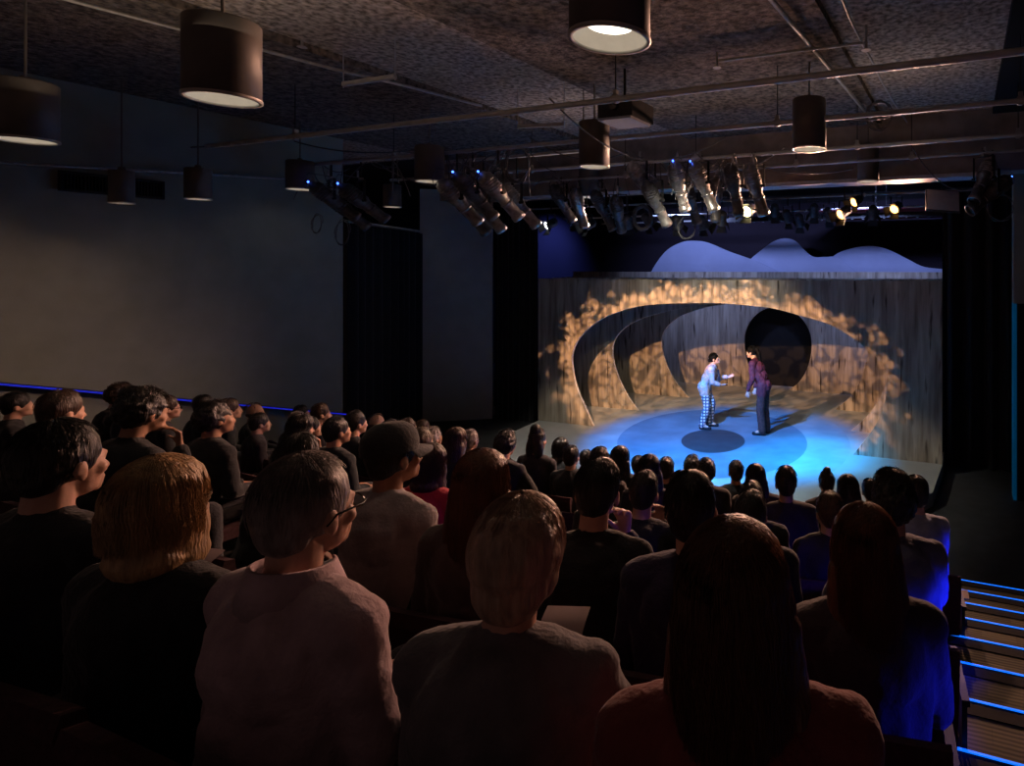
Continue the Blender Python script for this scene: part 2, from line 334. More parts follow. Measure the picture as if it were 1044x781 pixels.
def remesh(mb, vox, smooth=4, disp=0, dscale=0.1):
    """one continuous surface out of overlapping closed shapes"""
    me = mb.mesh('tmp'); o = bpy.data.objects.new('tmp', me); C.objects.link(o)
    a = o.modifiers.new('r', 'REMESH'); a.mode = 'VOXEL'; a.voxel_size = vox; a.use_smooth_shade = True
    b = o.modifiers.new('s', 'SMOOTH'); b.iterations = smooth; b.factor = 0.5
    if disp:
        t = bpy.data.textures.new('folds', 'CLOUDS'); t.noise_scale = dscale; t.noise_depth = 2
        d = o.modifiers.new('d', 'DISPLACE'); d.texture = t; d.strength = disp; d.mid_level = 0.5; d.texture_coords = 'LOCAL'
    dg = bpy.context.evaluated_depsgraph_get()
    r = bpy.data.meshes.new_from_object(o.evaluated_get(dg))
    bpy.data.objects.remove(o); bpy.data.meshes.remove(me)
    for p in r.polygons: p.use_smooth = True
    return r
def tag(o, label=None, cat=None, group=None, kind=None):
    if label: o['label'] = label
    if cat: o['category'] = cat
    if group: o['group'] = group
    if kind: o['kind'] = kind
    return o
def empty(name, loc=(0, 0, 0), rz=0):
    o = bpy.data.objects.new(name, None); C.objects.link(o); o.location = loc; o.rotation_euler = (0, 0, rz); o.empty_display_size = 0.1; return o
def kids(o): return [c for c in bpy.data.objects if c.parent == o]
def copy_tree(o, parent=None, children=None):
    c = o.copy(); C.objects.link(c)
    if parent: c.parent = parent
    for ch in kids(o): copy_tree(ch, c)
    return c
def struct(o, label=None, cat=None): return tag(o, label, cat, None, 'structure')
def box_obj(name, lo, hi, m): return MB().box(lo, hi).build(name, m)

# ================================================================= THE HALL
def rowfloor(r): return 0.283 * (6 - r)
RY = [0.86 + 0.87 * r for r in range(7)]
struct(box_obj('floor', (-16, 6.0, -0.1), (5, 18, 0.0), M['dark_floor']), 'dark grey painted floor below the stage', 'floor')
# seating risers (one raked platform)
b = MB()
for r in range(-1, 6):
    y0 = 0.86 + 0.87 * r - 0.30; b.box((-10.0, y0 if r >= 0 else -0.4, -0.05), (-0.12, y0 + 0.87, rowfloor(r)))
struct(b.build('trim_1', M['riser']), 'black raked platform under the seats', 'seating riser')
# aisle stairs
st = empty('aisle_stairs', (0, 0, 0)); tag(st, 'carpeted aisle stairs with glowing blue nosings at the right', 'stairs')
NY = [2.467 + 0.582 * k for k in range(-3, 8)]; NZ = [CZ - 1.87 - 0.19 * k for k in range(-3, 8)]
for k in range(11):
    z = max(NZ[k], 0.0); y1 = NY[k]; y0 = NY[k] - 0.582
    if y1 < 0.4: continue
    s_ = MB().box((-0.11, y0 - 0.01 if k else -0.3, -0.02), (2.3, y1 - 0.03, z)).build('step', M['carpet'], st)
    n_ = MB().box((-0.11, y1 - 0.10, z - 0.004), (2.3, y1, z + 0.006)).build('nosing', M['riser'], s_)
    MB().box((-0.10, y1 - 0.009, z + 0.005), (2.25, y1 + 0.001, z + 0.012)).build('light_strip', M['led_strip'], n_)
# walls
w = box_obj('wall_left', (-10.15, -1.5, 0), (-10.0, 7.18, 5.7), M['wall']); struct(w, 'long grey green side wall', 'wall')
w = MB(); a = Vector((-11.35, 9.9, 0)); c = Vector((-10.08, 10.72, 0)); d = (c - a).normalized(); nn = Vector((-d.y, d.x, 0)) * 0.1
w.add([a, c, c + nn, a + nn, a + Vector((0, 0, 5.2)), c + Vector((0, 0, 5.2)), c + nn + Vector((0, 0, 5.2)), a + nn + Vector((0, 0, 5.2))], [(0, 3, 2, 1), (4, 5, 6, 7), (0, 1, 5, 4), (1, 2, 6, 5), (2, 3, 7, 6), (3, 0, 4, 7)], False)
struct(w.build('wall_left_return', M['wall_dim']), 'plain dark grey wall beside the black stage drape', 'wall')
struct(box_obj('wall_right', (2.35, -0.5, 0), (2.5, 18, 5.9), M['black']), 'black right side wall', 'wall')
struct(box_obj('wall_back', (-16, 17.8, 0), (3, 18, 5.9), M['black']), 'black wall behind the stage', 'wall')
struct(box_obj('wall_stage_left', (-16.1, 8.5, 0), (-16, 18, 5.9), M['black']), 'black offstage wall', 'wall')
struct(box_obj('ceiling', (-16.1, -0.6, 5.7), (2.5, 9.2, 5.9), M['ceiling']), 'rough sprayed ceiling', 'ceiling')
struct(box_obj('ceiling_stage', (-16.1, 9.2, 5.7), (2.5, 18, 5.9), M['black']), 'black ceiling above the stage', 'ceiling')
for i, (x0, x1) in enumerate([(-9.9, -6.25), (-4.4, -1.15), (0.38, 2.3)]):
    struct(box_obj('trim_%d' % (i + 2), (x0, -0.6, 5.62), (x1, 9.2, 5.70), M['ceiling_shade'] if i < 2 else M['black']), 'added dark ceiling panel standing in for a shaded band', 'ceiling panel')
# proscenium beam
pb = MB(); pb.box((-10.0, 9.2, 4.80), (2.35, 9.6, 5.7)); struct(pb.build('trim_5', M['concrete']), 'deep concrete beam across the front of the stage', 'beam')
struct(box_obj('trim_6', (-3.6, 9.17, 4.745), (0.2, 9.6, 4.80), M['beam_underlight']), 'pale strip standing in for the lit underside of the beam', 'beam lip')
# drapes
def drape(name, a, b_, z0, z1, label, n=60, amp=0.06, sweep=None):
    a = Vector(a); b_ = Vector(b_); d = (b_ - a); L = d.length; d.normalize(); nn = Vector((-d.y, d.x)); mb = MB(); N_ = n; rows = 10
    vs = []
    for side in (0, 1):
        for j in range(rows + 1):
            z = z0 + (z1 - z0) * j / rows
            for i in range(N_ + 1):
                t = i / N_; o = amp * math.sin(t * L * 22 + 0.7 * math.sin(t * 9)) + 0.02 * math.sin(t * 50)
                o += (sweep(t, j / rows) if sweep else 0)
                p = a + d * (t * L) + nn * (o + (0.012 if side else 0)); vs.append((p.x, p.y, z))
    W_ = N_ + 1; fs = []
    for j in range(rows):
        for i in range(N_):
            q = j * W_ + i; fs.append((q, q + 1, q + W_ + 1, q + W_)); q += W_ * (rows + 1); fs.append((q + W_, q + W_ + 1, q + 1, q))
    mb.add(vs, fs); return tag(mb.build(name, M['drape']), label, 'curtain')
drape('stage_curtain', (-10.12, 7.35), (-11.30, 9.85), 0.0, 4.2, 'black pleated curtain between the grey side wall and grey return wall', 90)
drape('masking_leg', (-10.05, 10.78), (-8.86, 10.78), 0.0, 4.6, 'black masking drape just left of the wooden set', 40, 0.01)
drape('right_curtain', (-0.36, 11.0), (0.95, 11.0), 0.0, 4.75, 'black curtain hanging at the right of the wooden set', 50, 0.07)
tr = MB(); tr.tube([(-10.1, 7.3, 4.25), (-11.32, 9.85, 4.25)], 0.025); tr = tr.build('curtain_track', M['conduit']); tag(tr, 'slim metal track carrying the black pleated curtain', 'curtain track')
# right pillar
pl = empty('pillar', (0.68, 9.64, 0)); tag(pl, 'grey pillar at the right edge with a teal lit edge', 'pillar')
MB().box((0.0, 0, 2.9), (1.6, 0.3, 4.8)).build('upper_face', M['wall'], pl)
MB().box((0.06, 0.0, 0), (1.6, 0.3, 2.9)).build('lower_panel', M['black'], pl)
MB().box((0.0, 0.0, 0.0), (0.045, 0.3, 2.9)).build('lit_edge', M['teal_edge_glow'], pl)
# wall rail with LED line, following the rake
ra = onY(0, 393, 3.29); rb = (-10.0, 6.92)
r1 = Vector((-10.0, 3.29, CZ - 1.284)); r2 = Vector((-10.0, 6.93, CZ - 2.42)); dr = (r2 - r1)
p0 = r1 - dr * 1.2; p1 = r2 + dr * 0.07
rail = MB(); hw = Vector((0.10, 0, 0)); up = Vector((0, 0, 0.04))
rail.add([p0, p1, p1 + hw, p0 + hw, p0 + up, p1 + up, p1 + hw + up, p0 + hw + up], [(0, 3, 2, 1), (4, 5, 6, 7), (0, 1, 5, 4), (1, 2, 6, 5), (2, 3, 7, 6), (3, 0, 4, 7)], False)
rl = rail.build('wall_ledge', M['black']); tag(rl, 'thin dark ledge with a blue glowing line sloping along the left wall', 'ledge')
s2 = MB(); h2 = Vector((0.118, 0, 0.008)); h3 = Vector((0.10, 0, 0.008)); u2 = Vector((0, 0, 0.022))
s2.add([p0 + h3, p1 + h3, p1 + h2, p0 + h2, p0 + h3 + u2, p1 + h3 + u2, p1 + h2 + u2, p0 + h2 + u2], [(0, 3, 2, 1), (4, 5, 6, 7), (0, 1, 5, 4), (1, 2, 6, 5), (2, 3, 7, 6), (3, 0, 4, 7)], False)
s2.build('light_strip', M['led_rail'], rl)
# vent on left wall
v = empty('air_vent', (-9.98, 4.2, CZ + 1.05)); tag(v, 'long dark slatted air vent high on the left wall', 'vent')
MB().box((0, -0.45, -0.12), (0.05, 0.5, -0.09)).box((0, -0.45, 0.09), (0.05, 0.5, 0.12)).box((0, -0.47, -0.12), (0.05, -0.44, 0.12)).box((0, 0.48, -0.12), (0.05, 0.51, 0.12)).build('frame', M['seat_frame'], v)
g = MB()
for i in range(30): g.box((0.005, -0.44 + i * 0.031, -0.09), (0.04, -0.432 + i * 0.031, 0.09))
g.build('grille', M['yoke'], v); MB().box((0.0, -0.44, -0.09), (0.004, 0.48, 0.09)).build('backing', M['black'], v)

# ================================================================= STAGE SET
outline = [(-8.46, 10.36), (-8.30, 9.2), (-7.9, 8.5), (-7.1, 8.03), (-6.0, 7.62), (-4.5, 7.42), (-2.9, 7.45), (-1.6, 7.75), (-0.8, 8.25), (-0.42, 8.98), (-0.33, 10.36), (-0.33, 16.4), (-12.0, 16.4), (-10.3, 11.0), (-8.8, 10.9)]
sf = MB()
def poly_prism(mb, pts, z0, z1):
    n = len(pts); vs = [(x, y, z0) for x, y in pts] + [(x, y, z1) for x, y in pts]
    mb.add(vs, [tuple(range(n))[::-1] if True else 0, tuple(range(n, 2 * n))], False)
    mb.add(vs, [(i, (i + 1) % n, n + (i + 1) % n, n + i) for i in range(n)], False)
poly_prism(sf, outline[::-1] if False else outline, 0.0, 0.2)
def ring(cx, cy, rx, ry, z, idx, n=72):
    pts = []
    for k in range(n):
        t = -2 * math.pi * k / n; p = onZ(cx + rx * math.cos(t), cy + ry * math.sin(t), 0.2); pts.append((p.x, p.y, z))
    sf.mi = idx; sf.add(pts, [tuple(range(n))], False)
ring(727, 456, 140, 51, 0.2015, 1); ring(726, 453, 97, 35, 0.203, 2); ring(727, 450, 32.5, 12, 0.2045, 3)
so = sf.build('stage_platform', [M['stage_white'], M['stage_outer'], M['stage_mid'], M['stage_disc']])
tag(so, 'low pale stage platform painted with blue rings and a dark disc', 'stage')
OP = {
 1: [(-7.09, .2), (-7.3, .58), (-7.52, 1.01), (-7.62, 1.51), (-7.57, 1.77), (-7.4, 2.03), (-7.09, 2.28), (-6.74, 2.47), (-6.28, 2.62), (-5.84, 2.7), (-5.2, 2.75), (-4.37, 2.77), (-3.59, 2.73), (-3.21, 2.69), (-2.79, 2.59), (-2.24, 2.45), (-1.85, 2.25), (-1.54, 2.02), (-1.33, 1.82), (-1.21, 1.57), (-1.23, 1.32), (-1.33, .93), (-1.5, .61), (-1.8, .2)],
 2: [(-6.93, .2), (-7.16, .44), (-7.42, .85), (-7.58, 1.25), (-7.61, 1.62), (-7.48, 1.89), (-7.21, 2.12), (-6.85, 2.29), (-6.33, 2.44), (-5.74, 2.57), (-5.0, 2.68), (-4.2, 2.74), (-3.4, 2.72), (-2.7, 2.6), (-2.1, 2.35), (-1.7, 2.0), (-1.46, 1.6), (-1.43, 1.2), (-1.54, .91), (-1.77, .54), (-2.1, .2)],
 3: [(-6.45, .2), (-6.76, .49), (-7.04, .89), (-7.2, 1.34), (-7.21, 1.7), (-7.04, 1.98), (-6.71, 2.22), (-6.2, 2.41), (-5.72, 2.52), (-5.0, 2.62), (-4.3, 2.66), (-3.5, 2.58), (-2.8, 2.35), (-2.25, 2.0), (-2.03, 1.57), (-2.05, 1.38), (-2.16, .97), (-2.41, .53), (-2.77, .2)],
 4: [(-4.68 + .94 * math.sin(math.radians(a)), 1.44 - (1.30 if math.cos(math.radians(a)) > 0 else .965) * math.cos(math.radians(a))) for a in range(-22, -339, -12)]}
OP[4] = [(-4.98, .2)] + [(x, z) for x, z in OP[4] if z > .25] + [(-4.38, .2)]
def smooth_path(P, sub=5):
    out = []
    for i in range(len(P) - 1):
        p0 = P[max(i - 1, 0)]; p1 = P[i]; p2 = P[i + 1]; p3 = P[min(i + 2, len(P) - 1)]
        for k in range(sub):
            t = k / sub
            out.append(tuple(0.5 * ((2 * p1[j]) + (-p0[j] + p2[j]) * t + (2 * p0[j] - 5 * p1[j] + 4 * p2[j] - p3[j]) * t * t + (-p0[j] + 3 * p1[j] - 3 * p2[j] + p3[j]) * t ** 3) for j in (0, 1)))
    return out + [P[-1]]
def arch_wall(k, Y, x0, x1, z0, z1, th):
    P = smooth_path(OP[k]); P[0] = (P[0][0], z0); P[-1] = (P[-1][0], z0)
    n = len(P); f = i0 = 0
    F = [(x0, z0), (x0, z1), (x1, z1), (x1, z0)] + P[::-1]; L = len(F)
    mb = MB(); vs = [(x, Y, z) for x, z in F] + [(x, Y + th, z) for x, z in F]
    mb.add(vs, [tuple(range(L))[::-1], tuple(range(L, 2 * L))], False)
    rim = [(i, (i + 1) % L, L + (i + 1) % L, L + i) for i in (0, 1, 2, 3, L - 1)]; ed = [(i, i + 1, L + i + 1, L + i) for i in range(4, L - 1)]
    mb.add(vs, rim, False); mb.mi = 1; mb.add(vs, ed, True)
    return mb
labels = {1: 'tall weathered wooden front set wall with a wide egg shaped opening', 2: 'second wooden arch wall close behind the front set wall',
          3: 'third wooden arch wall, the narrowest egg shaped opening', 4: 'rearmost wooden set wall with a dark round hole'}
for k, Y, x0, x1, z1, th in ((1, 10.33, -8.47, -0.34, 3.21, .05), (2, 11.85, -9.3, -0.34, 3.21, .045), (3, 13.5, -10.2, -0.34, 3.20, .045), (4, 15.25, -11.2, -0.34, 3.34, .05)):
    o = arch_wall(k, Y, x0, x1, 0.2, z1, th).build('set_wall', [M['wood'], M['wood_edge']]); tag(o, labels[k], 'stage set wall')
o = box_obj('black_backing', (-7.2, 15.75, 0.2), (-2.2, 15.8, 3.1), M['black']); tag(o, 'black flat seen through the round hole of the set', 'backing flat')
# hills
def hill(pts, Y, label):
    P = smooth_path([(onY(x, y, Y).x, onY(x, y, Y).z) for x, y in pts], 5)
    mb = MB(); n = len(P); vs = []
    for yy in (Y, Y + 0.05):
        vs += [(x, yy, z) for x, z in P] + [(x, yy, 0.2) for x, z in P]
    fs = []
    for i in range(n - 1):
        fs += [(n + i, n + i + 1, i + 1, i), (2 * n + i, 2 * n + i + 1, 3 * n + i + 1, 3 * n + i), (i, i + 1, 2 * n + i + 1, 2 * n + i)]
    fs += [(0, n, 3 * n, 2 * n)[::-1], (n - 1, 2 * n - 1, 4 * n - 1, 3 * n - 1)]
    mb.add(vs, fs, False); o = mb.build('hill_cutout', M['hill']); tag(o, label, 'scenery hill', 'painted hills above the set')
hill([(660, 285), (668, 270), (680, 255), (695, 247), (708, 245.5), (722, 247.5), (745, 257), (770, 266), (800, 280)], 16.0, 'leftmost rounded blue hill cutout above the set')
hill([(745, 285), (762, 267), (775, 256), (788, 246.5), (800, 243), (811, 246), (822, 257), (830, 262), (842, 262), (855, 263), (875, 280)], 16.1, 'pointed middle blue hill cutout above the set')
hill([(835, 285), (848, 263), (862, 255), (880, 251), (893, 251), (907, 255), (925, 264), (942, 272), (965, 275), (985, 280)], 16.2, 'rightmost broad blue hill cutout above the set')
o = box_obj('sky_drop', (-15.5, 17.0, 0.0), (0.9, 17.04, 5.35), M['drop']); tag(o, 'dark violet fabric sky drop behind the hills', 'backdrop')
# low box on top of the wall (bar)
# ================================================================= RIGGING
def pipe_obj(name, pts, r, m, label, cat='pipe', group=None):
    return tag(MB().tube(pts, r, 10).build(name, m), label, cat, group)
PZ = CZ + 1.6
PIPES = [(4.80, 'thick lighting pipe nearest the camera, crossing the whole ceiling', 0.030), (6.2, 'second lighting pipe from the camera, carrying the left spotlight clusters', 0.027), (7.77, 'third lighting pipe from the camera, above the central cluster', 0.025), (8.8, 'fourth lighting pipe, just before the concrete beam', 0.022)]
for i, (Y, lb, r) in enumerate(PIPES):
    pipe_obj('lighting_pipe', [(-9.6 if i else -9.2, Y, PZ), (-4, Y, PZ - 0.01), (2.3, Y, PZ)], r, M['metal'], lb)
pipe_obj('lighting_pipe', [(-7.7, 6.75, PZ), (-4.4, 6.75, PZ)], .024, M['metal'], 'short lighting pipe just behind the second one, over the left clusters')
for Y, xs in ((4.8, (-7.5, -3.05, 1.0)), (6.2, (-7.6, -4.4, -1.9, 0.5)), (7.77, (-6.5, -3.6, -1.3, 0.6)), (8.8, (-5.4, -2.4, -0.7, 0.8))):
    for x in xs:
        h = empty('pipe_hanger', (x, Y, PZ)); rw = {4.8: 'nearest', 6.2: 'second', 7.77: 'third', 8.8: 'fourth'}[Y]
        tag(h, 'thin steel hanger rod and clamp holding the %s lighting pipe' % rw, 'hanger', 'hanger rods on the %s pipe' % rw)
        MB().cyl((0, 0, 0.03), (0, 0, 0.68), 0.006, n=8).build('rod', M['yoke'], h)
        MB().cyl((0, -0.02, 0), (0, 0.02, 0), 0.045, n=14).box((-0.02, -0.02, 0.03), (0.02, 0.02, 0.08)).build('clamp', M['conduit'], h)
def P(px, py, Y): return onY(px, py, Y)
# conduits running towards the stage
def dpath(pts, z): return [onZ(x, y, z) for x, y in pts]
pipe_obj('conduit', dpath([(40, -8), (188, 31), (275, 53), (350, 73), (415, 88), (491, 108)], 5.5), 0.016, M['conduit'], 'long thin conduit crossing the upper left ceiling', 'conduit')
pipe_obj('conduit', dpath([(778, -10), (815, 33), (848, 72), (880, 111), (898, 133)], 5.55), 0.022, M['conduit'], 'straight metal conduit running to the stage at upper right', 'conduit')
pipe_obj('conduit', dpath([(855, -10), (866, 18), (880, 46), (889, 62), (900, 85), (912, 105), (925, 125)], 5.58), 0.012, M['conduit'], 'bent thin conduit at the far upper right of the ceiling', 'conduit')
pipe_obj('sprinkler_pipe', [P(733, 62, 5.6), P(800, 53.5, 5.6), P(880, 44, 5.6)], 0.014, M['conduit'], 'short sprinkler branch pipe at upper right', 'sprinkler pipe')
pipe_obj('wall_conduit', [Vector((-9.9, 2.9, CZ + 1.15)), Vector((-9.9, 4.2, CZ + 1.25)), Vector((-9.9, 6.6, CZ + 1.45))], 0.018, M['conduit'], 'thin conduit along the top of the left wall', 'conduit')
def unistrut(px0, py0, px1, py1, Y0, Y1, label):
    a = onY(px0, py0, Y0); c = onY(px1, py1, Y1); h = empty('strut_channel', a); tag(h, label, 'strut channel')
    d = c - a; q = d.to_track_quat('Y', 'Z').to_matrix()
    MB().box((-0.02, 0, -0.02), (0.02, d.length, 0.02), q).build('channel', M['metal'], h)
    MB().cyl((0, 0.0, -0.04), (0, 0.0, 5.68 - a.z), 0.005, n=8).build('rod', M['conduit'], h)
    MB().cyl(d + Vector((0, 0, -0.04)), d + Vector((0, 0, 5.68 - c.z)), 0.005, n=8).build('rod', M['conduit'], h)
unistrut(350, 86, 403, 78, 4.3, 4.3, 'short steel strut hung under the upper left ceiling')
unistrut(528, 129, 575, 127, 6.0, 6.0, 'short steel strut hung at the centre, right of the thin conduit')
# sprinkler heads
for px, py, Y, lb in ((308, 47, 4.0, 'small sprinkler head above the left conduit'), (492, 98, 6.2, 'small sprinkler head at the end of the long conduit'), (731, 68, 5.6, 'small sprinkler head at the left end of the branch pipe'), (883, 50, 5.6, 'small sprinkler head at the right end of the branch pipe')):
    p = P(px, py, Y); h = empty('ceiling_sprinkler', p); tag(h, lb, 'sprinkler')
    MB().cyl((0, 0, 0), (0, 0, 5.68 - p.z), 0.012).build('body', M['conduit'], h); MB().cyl((0, 0, -0.012), (0, 0, 0), 0.045, 0.03).build('deflector', M['lamp_rim'], h)
# ---- pendant lamps
def make_pendant(D, H):
    r = D / 2; t = empty('pendant_lamp')
    s = MB(); s.lathe([(0.0, H), (r * 0.96, H), (r, H - 0.01), (r, 0.0), (r - 0.008, 0.0), (r - 0.008, 0.12), (r - 0.008, H - 0.03), (0, H - 0.03)], n=48); s.build('shade', M['lamp_shade'], t)
    s = MB(); s.lathe([(r + 0.004, 0.010), (r + 0.004, -0.006), (r - 0.016, -0.006), (r - 0.016, 0.010)], n=48); s.build('trim_ring', M['lamp_rim'], t)
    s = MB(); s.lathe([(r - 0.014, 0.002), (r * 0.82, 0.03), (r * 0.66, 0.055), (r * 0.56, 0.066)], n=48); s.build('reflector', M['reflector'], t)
    s = MB(); s.lathe([(0, 0.052), (r * 0.3, 0.054), (r * 0.58, 0.062)], n=32); s.build('lamp_lens', M['lamp_lens'], t)
    s = MB(); s.lathe([(0, H + 0.05), (0.03, H + 0.045), (0.04, H), (0, H)], n=20); s.build('neck', M['lamp_shade'], t)
    s = MB(); s.cyl((0, 0, 0), (0, 0, 1), 0.009, n=10); s.build('rod', M['lamp_shade'], t)
    return t
PEND = [(26, 143, 74, 0.45, 'dark drum pendant lamp cut by the left edge of the photo'), (227, 101, 84, 0.45, 'large dark drum pendant lamp near the upper left'),
        (622, 40, 83, 0.50, 'large dark pendant lamp at top centre, its reflector glowing'), (825, 152, 34.5, 0.53, 'slim tall pendant lamp at the right, in front of the far beam'),
        (606, 170, 31.5, 0.53, 'tall pendant lamp in the middle of the ceiling, the nearer of two in line'), (438, 185, 31, 0.47, 'dark pendant lamp between the two left spotlight clusters'),
        (306, 193, 30.5, 0.42, 'drum pendant lamp beside the leftmost spotlight cluster'), (202, 203, 29.5, 0.39, 'drum pendant lamp, second from the left on the side wall'),
        (124, 207, 28.5, 0.38, 'short drum pendant lamp near the wall vent'), (885, 185, 22.4, 0.54, 'small far pendant lamp in front of the concrete beam at right'),
        (600, 201, 20, 0.50, 'small far pendant lamp directly behind the tall middle one'), (400, 211, 19, 0.45, 'small far pendant lamp behind the left spotlight cluster')]
protos = {}
for px, py, w_, H, lb in PEND:
    D = {202: 0.275, 124: 0.228}.get(px, 0.36); st_ = math.sqrt(1 + ((px - 755) / 607) ** 2); fwd = D * 607 / w_ * st_
    dy = math.cos(TH) * 607 + math.sin(TH) * (px - 755); YY = fwd / 607 * dy
    if YY > 8.95: D *= 8.95 / YY; YY = 8.95
    p = onY(px, py, YY)
    if (H, D) not in protos: protos[(H, D)] = make_pendant(D, H); t = protos[(H, D)]
    else: t = copy_tree(protos[(H, D)])
    t.location = p; tag(t, lb, 'pendant lamp', 'drum pendant lamps')
    for ch in kids(t):
        if ch.name.startswith('rod'): ch.location.z = H + 0.03; ch.scale.z = max(5.66 - p.z - H - 0.03, 0.05)
    bpy.context.view_layer.update()
    if px not in (26, 306, 400, 124, 202, 600, 885): sl = spot('pendant_light', (p.x, p.y, p.z - 0.01), (p.x, p.y, 0), (1, 0.72, 0.5), 6.0, 120, 0.9, 0.04)
# ---- stage spotlights
def make_spot(pitch, lens='lens_off', light=False, led=False):
    t = empty('stage_spotlight'); d = Vector((0, math.cos(pitch), -math.sin(pitch))); q = d.to_track_quat('Z', 'X')
    body = M['fixture_light'] if light else M['fixture']
    s = MB(); s.lathe([(0, -.34), (.045, -.335), (.06, -.30), (.095, -.28), (.105, -.24), (.105, .03), (.09, .06), (.085, .08)], q=q, n=20)
    for k in range(5): s.lathe([(.105, -.23 + k * .035), (.116, -.225 + k * .035), (.116, -.215 + k * .035), (.105, -.21 + k * .035)], q=q, n=20)
    s.box((-.03, -.13, -.2), (.03, -.09, .02), q.to_matrix()); s.build('body', body, t)
    s = MB(); s.lathe([(.085, .07), (.078, .09), (.078, .36), (.09, .37), (.09, .43), (.082, .43), (.082, .40)], q=q, n=20)
    s.lathe([(.078, .15), (.088, .155), (.088, .175), (.078, .18)], q=q, n=20); s.build('lens_tube', M['fixture_light'] if light else M['fixture'], t)
    s = MB(); s.lathe([(0, .41), (.05, .408), (.082, .40)], q=q, n=20); s.build('lens', M[lens], t)
    s = MB(); s.box((-.15, -.018, .0), (-.142, .018, .30)); s.box((.142, -.018, .0), (.15, .018, .30)); s.box((-.15, -.018, .292), (.15, .018, .30))
    s.cyl((-.17, 0, 0), (-.10, 0, 0), .022); s.cyl((.10, 0, 0), (.17, 0, 0), .022); s.build('yoke', M['yoke'], t)
    s = MB(); s.box((-.02, -.03, .30), (.02, .03, .34)); s.box((-.015, -.05, .34), (.015, -.03, .44)); s.cyl((-.02, 0, .31), (.05, 0, .31), .008); s.build('clamp', M['fixture_light'], t)
    s = MB(); s.cyl((0, 0, 0), (0, 0, 1), .012, n=8); s.build('stem', M['yoke'], t)
    a = d * -.33; pts = [a + Vector((0, -.0, .0)), a + Vector((.04, -.08, -.08)), a + Vector((.08, -.12, .0)), a + Vector((.09, -.05, .14)), Vector((.06, -.04, .33)), Vector((.03, -.02, .42))]
    pts = [Vector((*[c for c in p],)) for p in pts]; s = MB(); s.tube(pts, .007, 6); s.build('power_lead', M['cable'], t)
    if led: s = MB(); s.sph(d * -.25 + Vector((0.02, -.10, .07)), .014); s.build('indicator', M['led_blue'], t)
    return t
def make_par(pitch, lens):
    t = empty('par_light'); d = Vector((0, math.cos(pitch), -math.sin(pitch))); q = d.to_track_quat('Z', 'X')
    s = MB(); s.lathe([(0, -.14), (.05, -.135), (.085, -.09), (.09, .10), (.098, .11), (.098, .13), (.088, .13), (.088, .10)], q=q, n=20); s.build('can', M['fixture'], t)
    s = MB(); s.lathe([(0, .105), (.085, .10)], q=q, n=20); s.build('lens', M[lens], t)
    for ang in (0, 1, 2, 3):
        rr = q @ Matrix.Rotation(ang * math.pi / 2, 3, 'Z').to_quaternion(); s = MB(); s.add([rr @ Vector(v) for v in ((-.07, .095, .13), (.07, .095, .13), (.1, .15, .23), (-.1, .15, .23), (-.07, .10, .13), (.07, .10, .13), (.1, .155, .23), (-.1, .155, .23))], [(0, 1, 2, 3), (4, 7, 6, 5), (0, 4, 5, 1), (1, 5, 6, 2), (2, 6, 7, 3), (3, 7, 4, 0)], False); s.build('barn_door', M['yoke'], t)
    s = MB(); s.box((-.12, -.015, .0), (-.112, .015, .2)); s.box((.112, -.015, .0), (.12, .015, .2)); s.box((-.12, -.015, .192), (.12, .015, .2)); s.cyl((-.13, 0, 0), (-.085, 0, 0), .016); s.cyl((.085, 0, 0), (.13, 0, 0), .016); s.build('yoke', M['yoke'], t)
    s = MB(); s.cyl((0, 0, 0), (0, 0, 1), .012, n=8); s.build('stem', M['yoke'], t)
    return t
fx = {}
def place_fx(px, py, Y, yaw, pitch, label, kind='spot', lens='lens_off', light=False, led=False, group='stage spotlights on the pipes', ztop=PZ):
    key = (kind, pitch, lens, light, led)
    if key not in fx:
        fx[key] = (make_spot(math.radians(pitch), lens, light, led) if kind == 'spot' else make_par(math.radians(pitch), lens)); t = fx[key]
    else: t = copy_tree(fx[key])
    p = onY(px, py, Y); t.location = p; t.rotation_euler = (0, 0, math.radians(yaw)); tag(t, label, 'stage light', group)
    h = 0.30 if kind == 'spot' else 0.19
    bpy.context.view_layer.update()
    for ch in kids(t):
        if ch.name.startswith('stem'): ch.location.z = h; ch.scale.z = max(ztop - p.z - h, 0.02) + .03
G1 = 'spotlights of the leftmost cluster'; G2 = 'spotlights of the second cluster'; G3 = 'spotlights of the central cluster'
